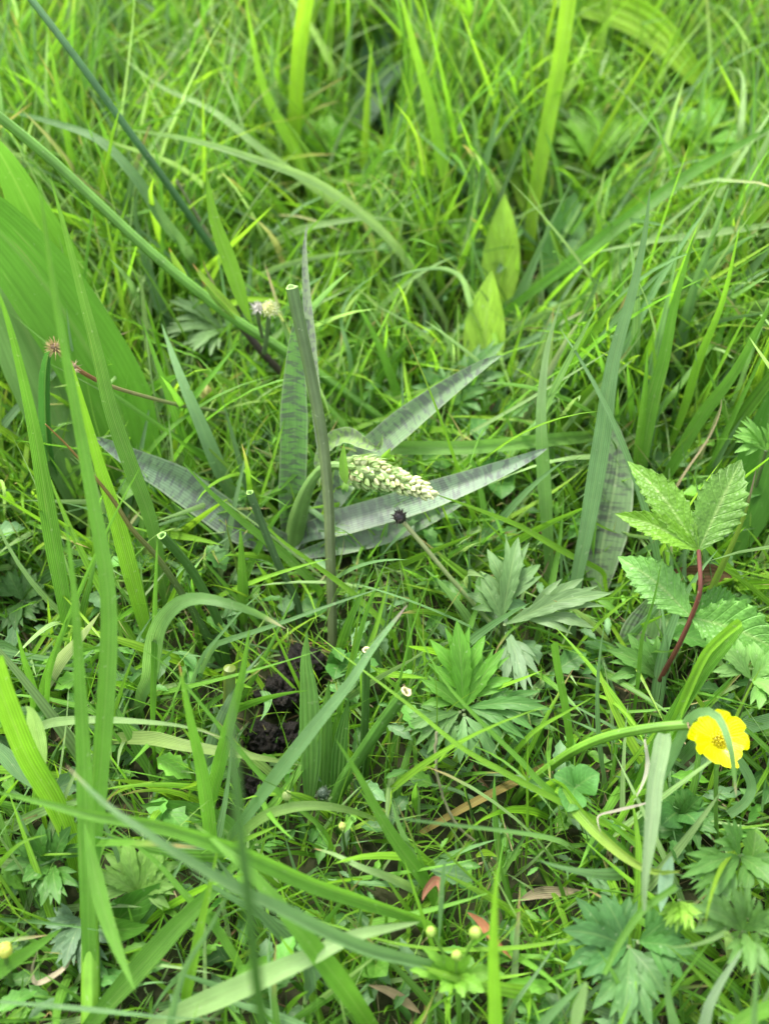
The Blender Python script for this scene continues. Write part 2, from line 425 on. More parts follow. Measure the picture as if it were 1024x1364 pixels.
# centre
blade('thin blue-green blade pointing right below the grey cut stalk', T_, 8, '285,862 300,854 374,830 443,805 520,779', 5, 9, zm=9, roll=.1)
blade('long thin grass blade running diagonally to the lower right under the clover', B_, 8.5, '900,1170 854,1124 780,1085 720,1055 669,1027 612,994 546,940 476,887 415,840', 1, 7, zm=6, roll=.1)
blade('long thin darker blade diagonal in front of the central lobed leaves', G_, 9, '840,1140 780,1090 720,1043 694,1014 636,957 587,900 548,826', 2, 9, roll=.1)
blade('hair-thin blade leaning right above the hollow cut tube', G_, 4.5, '513,950 530,912 550,834 580,750', 4, 11)
blade('blue-green blade rising diagonally past the dark hole, reddish tip', T_, 19, '310,1110 325,1092 370,1031 415,973 464,912 497,863 543,805', 2, 10, zm=7.5, roll=-.1, tiptint=((.3, .2, .2), .95), prof=prof_lance)
blade('pointed green blade right of the ribbed leaf, tip to the upper left', G_, 20, '575,1190 558,1163 529,1124 503,1082 476,1031 446,983', 2, 9)
blade('yellow-green blade running from the flower spike tip to the lower right', B_, 9, '800,760 760,740 725,720 690,700 640,680 573,656', 2, 7.5)
blade('level folded pale green blade behind the orchid leaves', (.14, .28, .06), 20, '820,578 780,582 713,588 627,596 529,596 490,594', 2, 4, zm=5, fold=.5, prof=prof_cut)
blade('slender upright blade just behind the flower spike', T_, 8, '536,720 540,640 537,560 535,480', 1, 7)
blade('slim blade with a pale fold left of the upper mottled leaf', G_, 13, '540,560 520,500 500,450 480,412 470,395', 1, 8)
blade('hooked thin blade bending above the upper mottled leaf', T_, 7, '465,470 455,430 462,400 480,380 507,362', 5, 8)
blade('slightly bent thin grey blade curving over the mottled leaf from the right', (.18, .30, .14), 8, '625,400 616,372 600,360 580,357 545,362 515,373', 4, 7, zm=8)
blade('short blue-green shoot under the central lobed leaves', T_, 10, '560,1160 545,1130 530,1095 520,1062', 1, 6)
blade('drooping pale shoot at the bottom centre with a brown tip', PA, 13, '560,1190 520,1170 480,1155 445,1138 418,1130', 1, 4, zm=5, **BRT)
blade('curved pale leaf arching level below the dark hole', (.15, .26, .06), 14, '310,1125 340,1095 370,1080 410,1073 460,1078 520,1098', 2, 2, zm=4, prof=prof_lance)
blade('bright green pointed leaf standing alone at the bottom centre-right', B_, 19, '660,1390 659,1340 657,1273 659,1199 663,1146', 4, 14, roll=.05, twist=0, wav=0)
blade('thin green blade lying level through the small tormentil plant', B_, 6, '770,1252 690,1262 600,1265 520,1255 430,1228 360,1205', 3, 4)
blade('wispy dangling blade above the tormentil buds', T_, 8, '592,1150 588,1180 586,1220 584,1262', 7, 4, ext=False)

# right middle
blade('tall blue-green blade standing at the right of the orchid', T_, 24, '760,850 767,775 782,700 801,587 816,482 839,400 857,320 866,245', 0, 17, roll=.1, fold=.1)
blade('pale upright blade left of the tall blue-green blade', (.13, .26, .06), 19, '728,800 730,737 723,625 720,560 722,512 730,456 747,400', 0, 12, roll=.05, tiptint=((.25, .38, .17), .5))
blade('straw-coloured blade leaning right behind the pale upright blade', W_, 11, '690,570 705,545 750,460 780,415', 1, 8)
blade('wide dark green blade of the right sheaf, leaning slightly right', G_, 22, '845,700 857,599 870,530 884,480 900,400 925,310', 0, 15)
blade('narrow blade at the left of the right sheaf', G_, 14, '843,690 850,595 858,520 862,460', 0, 10)
blade('green blade leaning far right toward the right edge', G_, 18, '860,690 895,621 932,557 977,497 1015,426 1040,380', 0, 13)
blade('blue-green blade with its tip high above the right sheaf', T_, 14, '880,560 905,460 922,390 947,320 972,242', 0, 14)
blade('yellow-green blade fanning out of the right sheaf', B_, 12, '870,640 905,560 930,480 962,400 985,300', 0, 14)
blade('thin blade leaning right above the bramble leaf', G_, 9, '930,660 951,610 977,554 1007,490 1030,440', 1, 11)
blade('pale thin stalk leaning right across the right sheaf', PA, 7, '700,640 760,560 820,490 865,430', 1, 9)
blade('curved dry thread dangling above the bramble leaf', ST, 4, '905,640 945,580 960,540 955,515', 4, 7)
blade('grey-tipped narrow leaf leaning at the right edge of the bramble leaf', (.12, .19, .03), 10, '965,745 985,700 998,660 1007,622', 6, 11, tiptint=((.16, .13, .11), .8))
blade('folded blade tip with a pale edge at the right margin', PA, 12, '1060,520 1035,500 1012,470 996,447', 8, 13)
blade('upright thin blade with a cut tip left of the bramble stem', G_, 6, '850,900 855,850 870,800 882,740', 3, 9)
blade('bright squarish cut blade in front of the bramble leaves', B_, 15, '880,1010 900,960 935,880 960,850 987,828', 3, 9.5, prof=prof_cut, fold=.7, jit=0)
blade('dark folded cut blade at the right, below the bramble leaflets', G_, 24, '855,1040 880,985 932,900 962,861 985,830', 2, 9, prof=prof_cut, fold=.6)
blade('blue-green blade behind the buttercup at the right edge', T_, 22, '930,990 960,978 992,970 1030,960 1060,955', 2, 5, prof=prof_cut)
blade('blue-green blade curled over the yellow flower, white tip pointing down', T_, 14, '905,985 917,958 934,948 952,951 966,975 975,1010 980,1062', 7, 7, zm=9.6, twist=.1, roll=0, prof=prof_lance, tiptint=((.45, .40, .3), .93))
blade('blue-green strip hooking down under the buttercup', T_, 13, '960,985 985,1015 1000,1045 992,1068 970,1085', 5, 2, ext=False, prof=prof_cut)
blade('broad pale bent leaf hanging point-down left of the buttercup', (.17, .26, .12), 25, '884,978 879,1005 872,1040 865,1112 858,1170 857,1213', 8.2, 8.0, zm=8.6, ext=False, roll=.1, fold=.35, twist=-.6, wav=.14, prof=lambda t: np.interp(t, [0, .06, .5, 1], [.7, 1, .9, .22]), jit=0)
blade('pale leaf tip hanging lower right of the broad bent leaf', (.2, .33, .2), 20, '894,1140 888,1165 884,1190 879,1216', 6.5, 6, ext=False, roll=.2, prof=prof_leaf)
blade('yellow-green keeled leaf curved like a boat below the clover', B_, 25, '745,1045 775,1083 805,1115 838,1143 872,1160 908,1160', 4.5, 7, zm=5, fold=.7, roll=.6, prof=prof_lance, tiptint=((.24, .36, .06), .5))
blade('curled white dry strip left of the broad bent leaf', (.45, .44, .34), 6, '858,985 862,1018 855,1045 843,1068', 6, 5, ext=False)
blade('crooked whitish dry stalk between clover and bent leaf', (.42, .38, .30), 4.5, '865,1068 852,1072 820,1080 798,1086 796,1096 800,1110', 5, 5.5, ext=False)
blade('short cut upright blade above the clover', G_, 11, '755,960 750,930 742,890 737,856', 3, 7, prof=prof_cut)
blade('hair-thin pale upright blade left of the clover', B_, 4, '702,1085 702,1040 703,974', 3, 7)
blade('thin branching grass blade with a pale cut tip above the clover', B_, 7, '700,985 720,968 755,948 792,927', 3, 6.5)
blade('thin blade crossing right behind the clover', G_, 6, '900,1180 850,1130 790,1080 735,1040 710,1015', 2, 5)

# lower right
blade('dark green cut blade leaning right over the lobed leaf rosette', G_, 10, '804,1298 818,1268 832,1244 856,1212 900,1180', 6.5, 8, ext=False, prof=prof_cut)
blade('pale pointed leaf tip lying level in the lower right', PA, 14, '965,1243 947,1251 920,1259 887,1262', 6, 7)
blade('whitish blade leaning right near the bottom right', (.24, .34, .20), 17, '938,1364 944,1340 960,1308 975,1285 989,1262', 5, 8, prof=prof_lance)
blade('curved blue-green blade at the bottom right, bowed left', T_, 16, '905,1390 893,1345 889,1312 895,1290 905,1280', 3, 8)
blade('blue-green blade leaning right at the bottom, left of the corner rosette', T_, 15, '715,1375 735,1350 755,1330 781,1307', 4, 7, prof=prof_lance)
blade('pale wide blade hanging to the bottom edge under the lobed rosette', PA, 17, '780,1308 775,1325 768,1350 762,1385', 7, 5, ext=False, prof=prof_lance)
blade('upright out-of-focus blade by the bottom right corner', T_, 11, '1003,1390 1004,1352 1008,1290 1010,1226', 7, 14)
blade('narrow green blade leaning right above the bottom right corner', G_, 7, '902,1311 925,1280 950,1248', 5, 7.5)
blade('wide green blade cutting the bottom right corner', G_, 20, '960,1400 990,1360 1030,1342', 6, 8, prof=prof_cut)
blade('thin pale blade leaning left of the bottom right rosette', (.2, .32, .16), 7, '690,1330 715,1295 745,1250', 3, 6)

# top: long arching blades behind
blade('pale blue-green blade arching down from the upper left edge', T_, 15, '285,400 250,335 215,290 180,235 130,185 60,160 3,146', 1, 11, zm=11)
blade('faint thin blade arching below the upper left, parallel to its neighbour', PA, 8, '310,290 270,245 225,215 150,190 76,160', 3, 11, zm=10)
blade('long pale blade sweeping right across the upper centre', PA, 13, '590,420 540,345 500,300 425,245 350,215 250,185 145,170', 1, 10, zm=10)
blade('thin pale blade sweeping from upper left to centre', PA, 10, '480,300 420,252 350,200 280,145 215,115 160,74', 2, 9, zm=9)
blade('pale blue-green blade drooping right at the top left', T_, 9, '170,-15 188,0 225,22 265,32 300,50 322,68', 8, 6, ext=False)
blade('blurred pale blade leaning right at the top left', PA, 12, '120,130 135,110 180,75 245,30', 2, 9)
blade('bright vertical blade bending at the top left of centre', (.24, .46, .03), 16, '430,300 400,215 375,170 350,115 338,60 325,-15', 1, 14)
blade('wide bright yellow-green vertical blade at the top, left of centre', (.27, .48, .03), 21, '388,240 393,160 400,60 412,-20', 2, 14, prof=prof_cut)
blade('pale yellow blade slanting at the top centre', (.28, .38, .12), 12, '400,110 435,65 470,32 512,3', 2, 7)
blade('bright yellow-green blade falling from the top centre', (.24, .46, .03), 17, '625,330 600,270 588,215 572,140 553,70 530,-20', 1, 15, prof=prof_lance)
blade('tallest yellow-green blade right of the top centre', (.27, .48, .03), 21, '705,330 712,260 728,170 745,80 760,-25', 1, 15, prof=prof_cut, roll=0)
blade('bright ribbed broad leaf arching at the top right', (.27, .48, .03), 46, '700,-20 760,-2 812,10 862,33 900,70 935,115 960,150', 7, 3, zm=7, prof=prof_leaf, mat=M_PLANTAIN, ext=False, roll=-.3)
blade('thin long blade slanting down from the top right corner', T_, 6, '660,540 740,410 822,280 872,200 937,95 1016,-10', 1, 10)
blade('thick bright blade slanting in from the right edge', (.10, .25, .03), 18, '650,440 662,425 752,355 812,310 872,265 937,220 1040,162', 1, 10, zm=8, prof=prof_lance)
blade('pale narrow leaf lying level in from the right edge', PA, 11, '1050,295 1022,300 937,312 862,322 782,338', 9, 8, ext=False)
blade('hooked pale blade curling over near the right edge', PA, 9, '975,240 985,180 990,120 985,95 970,92 955,105', 4, 7, zm=9)
blade('thin blade crossing the top right from behind the broad leaf', G_, 6, '880,130 905,90 925,40 935,-10', 3, 8)
blade('thin dark blade bowing left of the standing dock leaf', D_, 6, '560,400 610,350 650,290 675,240 720,120', 1, 9)
blade('bright narrow blade leaning right before the dock leaf', B_, 9, '600,400 618,340 640,290 657,250', 1, 9)
blade('narrow bright blade pair member, upper centre-right, leaning left', Y_, 14, '716,310 695,270 680,220 640,130 600,50', 1, 8)
blade('level pale arc of grass above the grey stalk', PA, 11, '330,350 390,310 440,297 500,290 560,300', 2, 6, zm=7)
blade('lower pale arc of grass beside the grey stalk', PA, 9, '300,420 345,370 390,350 450,338 520,330', 2, 6, zm=6)
blade('blue-green blade dangling behind the rush stem on the left', T_, 15, '250,520 225,440 205,385 187,320 180,280 186,245', 0, 10)
blade('bright green blade crossing low behind the upright mottled leaf', B_, 12, '490,430 440,440 380,470 340,480', 1, 4)
blade('broad blue-green blade descending between the left leaf and the orchid', T_, 20, '330,690 300,640 270,570 240,500 215,430', 1, 8, zm=6)
blade('crisp green blade pointing upper left over the lower left mottled leaf', G_, 13, '420,780 380,740 330,700 285,660 240,612', 2, 8)
blade('thin bright blade crossing in front of the grey stalk base', B_, 9, '520,840 470,790 410,745 370,715 325,670', 2, 6)
blade('short bright blade standing below the left mottled leaf', G_, 16, '325,850 324,800 322,750 320,702', 0, 6)
blade('small narrow blade with brown tip left of the short bright blade', (.09, .15, .03), 8, '325,790 315,750 305,715 300,690', 2, 6, **BRT)
blade('short pale thin blade leaning right, left of the grey stalk base', T_, 6, '270,875 290,850 325,810 356,783', 5, 9)

# ------------------------------------------------------------------ stems
def stem(label, tint, wpx, spec, zb, zt, zm=None, name='grass_stem', cat='stem', r1=1.0, hollow=False, ring=None, parent=None, ext=True, n=26, tint_end=None, flat=1.0, wob=0):
    c = path(spec, zb, zt, zm, n=n, ext=ext)
    if wob: c = c + np.cumsum(rng.normal(0, wob, c.shape), 0)
    r = .5 * wm(wpx, c) * np.linspace(1, r1, len(c))
    mb = MB()
    tube(mb, c, r, tint, k=12, hollow=r[-1] * 3 if hollow else 0, ring=ring, tint_end=tint_end, flat=flat)
    o = mb.build(name, M_STEM)
    if parent is None: tag(o, label, cat)
    else: under(o, parent)
    remember(c, r)
    return o, c, r

stem('hollow cut grey-green stalk standing in front of the orchid', (.105, .135, .055), 14, '443,870 442,800 440,740 437,660 429,580 414,500 398,425 389,383', 0, 15, r1=1.15, hollow=True, ring=(.18, .30, .08), name='cut_stalk', cat='cut stem', tint_end=(.10, .17, .055))
stem('short cut dark stem with a round open end left of the grey stalk', (.06, .12, .04), 10, '402,840 395,800 370,750 350,700 333,656', 0, 7.5, hollow=True, ring=(.16, .3, .06), name='cut_stalk', cat='cut stem')
stem('dark green cut rush with a small bright rim right of the yellow-green blade', D_, 12, '300,870 293,834 273,790 250,752 216,713', 1, 8.5, hollow=True, ring=(.2, .4, .08), name='cut_rush', cat='cut stem')
stem('dark green rush with an orange pointed tip on the left', (.04, .11, .02), 13, '300,890 273,841 250,802 211,744 176,705 148,662 96,600 61,565', 0, 13, r1=.12, name='rush', cat='rush', tint_end=(.28, .15, .04))
stem('narrow cut hollow tube with a ragged pale rim in the centre', D_, 11, '484,1040 485,990 487,924 488,866', 0, 7, hollow=True, ring=(.55, .5, .26), name='cut_rush', cat='cut stem')
stem('thick slanting cut hollow tube with a round cream rim', (.06, .16, .02), 19, '440,1080 456,1043 480,1006 513,957 541,921', 0, 6.5, hollow=True, ring=(.62, .55, .28), name='cut_rush', cat='cut stem', r1=.8)
stem('bright cut stem ending in a pale rim beside the buttercup', (.10, .23, .02), 13, '700,1048 726,1026 764,1000 809,981 865,970 917,965', 1, 8, zm=5.5, hollow=True, ring=(.5, .35, .2), name='cut_rush', cat='cut stem')
stem('thick bright sheath carrying the tall blades at the left bottom', (.15, .33, .03), 30, '122,1420 122,1364 121,1280 120,1200 120,1150 121,1105', 0, 5.2, name='grass_sheath', cat='grass sheath', r1=.55)
stem('thin dark stem slanting down from the top left corner', (.05, .14, .04), 11, '345,430 300,356 260,298 220,240 165,165 100,75 35,-10', 1, 19, zm=12, r1=.8, name='rush', cat='rush')
stem('long dry brownish-green leaf stalk beside the dark slanting stem', (.16, .17, .09), 8, '330,440 297,350 270,300 235,240', 1, 9, r1=.4, name='dry_stalk', cat='dry stalk')
stem('dark purplish stem behind the rush stem near the hairy bud', (.06, .045, .04), 10, '430,560 378,500 350,470 320,432', 0, 6, name='purple_herb', cat='herb')
stem('olive stub out of focus beside the dark hole', (.10, .14, .02), 16, '305,985 305,940 306,890', 1, 5, name='withered_stub', cat='stub')
stem('loose dead stem arching through the gap right of the centre', (.2, .2, .11), 4, '640,1130 600,1080 585,1020 588,960', 0, 4, name='dry_stalk', cat='dry stalk', wob=.0003)

# big rush stem with spikelets
cR = path('560,600 510,560 430,502 370,462 320,430 260,385 200,335 130,270 60,205 -20,140', 0, 17)
rt = root('sedge', 'thick green sedge stem slanting across the upper left with small spikelets', 'sedge', Vector(cR[0]))
mb = MB(); rR = .5 * wm(13.5, cR) * np.interp(np.linspace(0, 1, len(cR)), [0, .5, 1], [.95, 1.05, .95])
tube(mb, cR, rR, (.10, .24, .03), k=12); under(mb.build('stem', M_STEM), rt); remember(cR, rR)
for spec, wp, tn in (('250,372 240,360 232,345 225,329', 12, (.2, .34, .05)), ('322,424 300,402 275,375 256,350', 14, (.2, .34, .04)), ('315,426 296,408 282,392 268,372', 10, (.12, .24, .03)), ('295,410 285,380 275,360 270,345', 5, (.2, .2, .1))):
    c = path(spec, 8.5, 10.5, ext=False, n=12); mb = MB()
    hw = .5 * wm(wp, c) * prof_leaf(np.linspace(0, 1, 13), .35)
    ribbon(mb, c, hw, tn, fold=.6, tiptint=((.3, .16, .05), .85)); under(mb.build('spikelet', M_GRASS), rt); remember(c, hw)
c = path('336,432 326,410 306,350 285,290 274,226', 8, 14, ext=False); mb = MB()
hw = .5 * wm(22, c) * prof_leaf(np.linspace(0, 1, len(c)), .35)
ribbon(mb, c, hw, (.15, .32, .02), fold=.35, roll=.1); under(mb.build('leaf', M_GRASS), rt); remember(c, hw)

# ------------------------------------------------------------------ orchid
oc = P(395, 735, 0)
orc = root('orchid', 'orchid with dark barred leaves and a pale drooping flower spike in the centre', 'orchid', Vector(oc))
orc_leaves = [
    ('388,735 388,690 392,610 393,520 395,450 399,410', 0, 12, 40, (.14, .31, .07), 2.4),
    ('395,725 425,690 470,625 520,578 586,526 640,488 668,473', 1, 9.5, 40, (.15, .25, .11), 2.0),
    ('385,735 401,713 463,694 545,670 627,641 689,616 729,597', 1, 7, 40, (.145, .225, .13), 2.2),
    ('400,740 440,730 500,716 560,695 620,668', 1, 3, 28, (.10, .20, .07), 1.6),
    ('392,728 330,705 280,672 235,640 180,612 126,582', 1, 6.5, 50, (.15, .24, .13), 1.8),
    ('432,640 422,540 414,452 408,382 406,330 409,298', 4, 12.5, 15, (.16, .22, .11), 1.5),
]
for spec, zb, zt, wp, tn, vs in orc_leaves:
    c = path(spec, zb, zt, zm=None, ext=False, n=40); mb = MB()
    tt = np.linspace(0, 1, len(c))
    hw = .5 * wm(wp, c) * np.clip(.5 + tt * 2, 0, 1) * np.clip((1 - tt) / .42, 0, 1) ** .62
    ribbon(mb, c, hw, tn, fold=.38, cols=9, vs=vs, wav=.04, roll=-.15 if zt != 7.5 else .2)
    under(mb.build('leaf', M_ORCHID), orc); remember(c, hw)
# curled pale bract leaf over the spike
c = path('425,650 428,612 440,590 463,581 485,590 504,596 511,575', 4, 8.5, ext=False, n=30); mb = MB()
hw = .5 * wm(26, c) * prof_leaf(np.linspace(0, 1, len(c)), .4)
ribbon(mb, c, hw, (.16, .28, .06), fold=.5, cols=9, pleat=(9, .6, .12), twist=1.0, roll=-.7, wav=.1)
o = under(mb.build('curled_leaf', M_ORCHID), orc); o['label'] = 'small curled leaf with raised pale rim above the spike'; remember(c, hw)
# stem and sheath
c = spline([P(390, 745, 0), P(395, 700, 2), P(408, 655, 4.5), P(425, 628, 6), P(445, 620, 6.8), P(460, 624, 7)], 24); mb = MB()
tube(mb, c, .5 * wm(26, c) * np.interp(np.linspace(0, 1, 25), [0, .35, .7, 1], [1.1, .95, .5, .4]), (.13, .24, .06), k=14)
under(mb.build('stem', M_STEM), orc)
# flower spike
sp = bpy.data.objects.new('flower_spike', None); COL.objects.link(sp); sp.empty_display_size = .01
A0, A1 = P(458, 622, 7), P(573, 658, 7.6)
mbc = MB(); ax = spline([A0, (A0 + A1) / 2 + np.array([0, 0, .002]), A1], 20)
tt = np.linspace(0, 1, 21); R0 = .5 * 43 * 0.475 / FPX
spr = R0 * np.interp(tt, [0, .12, .3, .55, .8, 1], [.55, .92, 1, .78, .52, .12])
tube(mbc, ax, spr * .72, (.22, .33, .10), k=14)
sp.location = Vector(A0); under(sp, orc)
spT = nrm(A1 - A0); spN = nrm(np.cross(spT, [0, 0, 1.])); spB = np.cross(spT, spN)
core = mbc.build('spike_core', M_BUD); under(core, orc)

def bud_mesh(tc=(.46, .56, .24)):
    """a closed pointed orchid bud: three sepals pressed together"""
    mb = MB(); n, k = 8, 12
    t = np.linspace(0, 1, n + 1); a = np.linspace(0, 2 * math.pi, k + 1)
    r = np.sin(np.clip(t * 1.02, 0, 1) * math.pi) ** .7 * (1 - .35 * t) * .5
    rr = r[:, None] * (1 + .13 * np.cos(3 * a)[None]) 
    v = np.stack([rr * np.cos(a), rr * np.sin(a) * .85 + (t[:, None] ** 2) * .12, np.broadcast_to(t[:, None] * 1.25, rr.shape)], -1)
    tint = np.array(tc)[None, None] * (1 - .0 * t[:, None, None]) 
    tn = tint * (1 - t[:, None, None] * .0) + np.array([.12, .10, .06])[None, None] * t[:, None, None] 
    tn = np.broadcast_to(tn, v.shape) * (1 - .22 * (np.cos(3 * a + math.pi)[None, :, None] > .55))
    mb.grid(v, np.stack(np.broadcast_arrays(a[None] / 6.283, t[:, None]), -1), tn)
    return mb.mesh('bud', M_BUD)
def bractlet_mesh():
    mb = MB(); c = spline([(0, 0, 0), (0, .18, .6), (0, .12, 1.3), (0, -.05, 1.9)], 8)
    ribbon(mb, c, .27 * prof_leaf(np.linspace(0, 1, 9), .3), (.27, .42, .14), n_hint=(0, 1, 0), fold=.5, cols=5)
    return mb.mesh('bract', M_BUD)
bms_, br_ = [bud_mesh(q) for q in ((.40, .52, .20), (.50, .56, .28), (.32, .48, .15), (.52, .52, .26))], bractlet_mesh()
ga = 2.39996; nb = 120
for i in range(nb):
    t = (i + .5) / nb; t = t ** .92
    rr = np.interp(t, tt, spr); ctr = A0 + (A1 - A0) * t; ctr = np.array([np.interp(t, tt, ax[:, k]) for k in range(3)])
    a = i * ga + rng.normal(0, .12)
    out = spN * math.cos(a) + spB * math.sin(a)
    s = R0 * np.interp(t, [0, .5, 1], [.58, .50, .44]) * rng.uniform(.85, 1.15)
    zdir = nrm(spT * (1.0) + out * np.interp(t, [0, 1], [.75, .25]) + rng.normal(0, .1, 3))
    ydir = nrm(out - (out @ zdir) * zdir); xdir = np.cross(ydir, zdir)
    M = Matrix(((xdir[0], ydir[0], zdir[0], 0), (xdir[1], ydir[1], zdir[1], 0), (xdir[2], ydir[2], zdir[2], 0), (0, 0, 0, 1)))
    pos = ctr + out * rr * .66
    o = bpy.data.objects.new('bud', bms_[(i * 7) % 4 if t < .75 else 1]); COL.objects.link(o); o.parent = sp
    o.matrix_parent_inverse = Matrix.Identity(4)
    o.matrix_local = Matrix.Translation(Vector(pos - A0)) @ M @ Matrix.Rotation(rng.uniform(-.5, .5), 4, 'Z') @ Matrix.Diagonal((s * rng.uniform(.9, 1.25), s * rng.uniform(.9, 1.2), s * rng.uniform(.9, 1.25), 1))
    if t < .85 and (i % 2 == 0 or t < .45):
        o = bpy.data.objects.new('bract', br_); COL.objects.link(o); o.parent = sp
        o.matrix_local = Matrix.Translation(Vector(pos - A0 + out * rr * .22 - zdir * s * .4)) @ M @ Matrix.Scale(s * (1.05 if t < .5 else .8), 4)
remember(ax, spr * 1.15)
for spec, wp in (('461,645 458,628 457,610 458,590', 14), ('508,612 514,606 521,596', 9), ('515,610 522,609 526,614', 7)):
    c = path(spec, 7.5, 9, ext=False, n=12); mb = MB(); hw = .5 * wm(wp, c) * prof_leaf(np.linspace(0, 1, 13), .3)
    ribbon(mb, c, hw, (.17, .34, .04), fold=.5); under(mb.build('bract', M_GRASS), orc); remember(c, hw)

# second orchid behind the bramble
c = path('800,800 800,740 812,680 822,620 820,560', 0, 5, ext=False, n=30); mb = MB()
hw = .5 * wm(60, c) * prof_leaf(np.linspace(0, 1, len(c)), .4)
ribbon(mb, c, hw, (.11, .20, .07), cols=9, fold=.2, vs=1.4); o = mb.build('orchid_leaf', M_SPOT)
tag(o, 'wide spotted orchid leaf standing behind the bramble, left of it', 'leaf'); remember(c, hw)
c = path('830,900 845,860 862,820 870,790', 0, 3, ext=False, n=20); mb = MB()
hw = .5 * wm(50, c) * prof_leaf(np.linspace(0, 1, len(c)), .5)
ribbon(mb, c, hw, (.08, .17, .04), cols=9, fold=.2); o = mb.build('orchid_leaf', M_SPOT)
tag(o, 'dark spotted orchid leaf low under the bramble leaflets', 'leaf'); remember(c, hw)

# ------------------------------------------------------------------ broad leaves at left
blade('big bright broad leaf out of focus, rightmost of the left clump', (.095, .25, .022), 108, '185,690 180,620 152,530 105,445 45,360 -20,290 -110,220', 0, 15, zm=9, mat=M_BROAD, name='broad_leaf', cat='broad leaf', prof=lambda t: np.interp(t, [0, .12, .3, .6, 1], [.3, .72, 1, .95, .5]), cols=11, fold=.2, roll=-.25, wav=.0, twist=0)
blade('broad greyish leaf at the left edge in front of the bright one', (.12, .24, .06), 105, '120,700 95,610 60,500 15,400 -40,320 -130,220', 0, 13, zm=8, mat=M_BROAD, name='broad_leaf', cat='broad leaf', prof=lambda t: np.interp(t, [0, .2, .4, .8, 1], [.3, .8, 1, .9, .6]), cols=11, fold=.25, roll=.2, wav=0, twist=0)
blade('narrower broad leaf slanting out at the upper left edge', (.09, .22, .03), 64, '130,420 90,370 50,300 15,230 -20,170', 4, 16, mat=M_BROAD, name='broad_leaf', cat='broad leaf', prof=prof_lance, cols=9)
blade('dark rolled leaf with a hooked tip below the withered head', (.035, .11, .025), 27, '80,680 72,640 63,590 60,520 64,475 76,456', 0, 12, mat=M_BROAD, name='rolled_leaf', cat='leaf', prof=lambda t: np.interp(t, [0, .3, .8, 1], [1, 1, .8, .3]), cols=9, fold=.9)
blade('ribbed pale leaf standing upright right of the dark hole', (.12, .25, .06), 30, '410,1090 412,1063 414,1006 411,924 407,880 409,838', 0, 7.5, mat=M_PLANTAIN, name='plantain_leaf', cat='leaf', prof=prof_leaf, roll=0, wav=.03)
blade('shorter ribbed leaf beside the upright pale one', (.09, .2, .04), 24, '428,1085 430,1030 432,970 438,905', 0, 5, mat=M_PLANTAIN, name='plantain_leaf', cat='leaf', prof=prof_leaf)
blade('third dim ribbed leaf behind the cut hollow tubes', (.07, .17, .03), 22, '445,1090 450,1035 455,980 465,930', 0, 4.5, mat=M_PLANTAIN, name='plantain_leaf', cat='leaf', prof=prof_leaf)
blade('upright yellow-green dock leaf blurred in the upper middle', Y_, 52, '664,430 664,400 668,340 672,258', 0, 6, mat=M_HERB, name='dock_leaf', cat='leaf', prof=prof_leaf, cols=9, vs=1, roll=0)
blade('bright dock leaf low in front of the upright one', Y_, 58, '640,520 645,470 648,420 655,360', 0, 5, mat=M_HERB, name='dock_leaf', cat='leaf', prof=prof_leaf, cols=9)
blade('round dark leaf blurred right of the upright dock leaf', (.06, .17, .03), 62, '735,400 745,350 755,300 765,255', 0, 4, mat=M_HERB, name='dock_leaf', cat='leaf', prof=prof_leaf, cols=9, roll=0)
blade('broad blurred leaf at the right edge above the bramble', (.07, .2, .025), 70, '960,760 985,700 1010,620 1035,500', 0, 8, mat=M_BROAD, name='broad_leaf', cat='broad leaf', prof=prof_leaf, cols=9)
blade('grey-white blurred leaf at the top centre', (.22, .34, .22), 40, '470,190 490,140 510,110 545,80', 0, 4, mat=M_BROAD, name='broad_leaf', cat='broad leaf', prof=prof_leaf, cols=9)
blade('teal blurred leaf at the top beside the grey-white one', (.09, .2, .10), 50, '520,180 505,130 500,80 520,20', 0, 4, mat=M_BROAD, name='broad_leaf', cat='broad leaf', prof=prof_leaf, cols=9)
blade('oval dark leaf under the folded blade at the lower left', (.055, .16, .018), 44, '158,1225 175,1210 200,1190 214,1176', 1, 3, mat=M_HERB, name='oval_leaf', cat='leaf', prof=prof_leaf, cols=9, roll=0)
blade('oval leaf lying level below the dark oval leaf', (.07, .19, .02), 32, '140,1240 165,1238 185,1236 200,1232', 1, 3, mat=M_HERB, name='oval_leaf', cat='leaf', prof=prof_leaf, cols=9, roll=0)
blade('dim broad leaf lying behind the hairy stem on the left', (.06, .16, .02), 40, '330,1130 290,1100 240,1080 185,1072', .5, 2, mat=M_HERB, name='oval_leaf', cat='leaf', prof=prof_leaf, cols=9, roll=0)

# ------------------------------------------------------------------ lobed and toothed leaves
UPV = np.array([0, -.35, .94])
def lobe_part(mb, a, b, wpx, tint, teeth=None, pk=.5, n=18, bend=.12, lobes=None, pleat=(6, .9, .05), cols=9, fold=.2, hint=None, wav=.05):
    a, b = np.asarray(a, float), np.asarray(b, float)
    m = (a + b) / 2 + np.array([0, 0, bend * np.linalg.norm(b - a)])
    c = spline([a, m, b], n)
    tq = np.linspace(0, 1, n + 1)
    hw = .5 * wm(wpx, c) * prof_leaf(tq, pk) * np.interp(tq, [0, pk, 1], [1, 1, .72])
    ribbon(mb, c, hw, tint, n_hint=UPV if hint is None else hint, fold=fold, cols=cols, teeth=teeth, pleat=pleat, lobes=lobes, wav=wav)
    remember(c, hw)

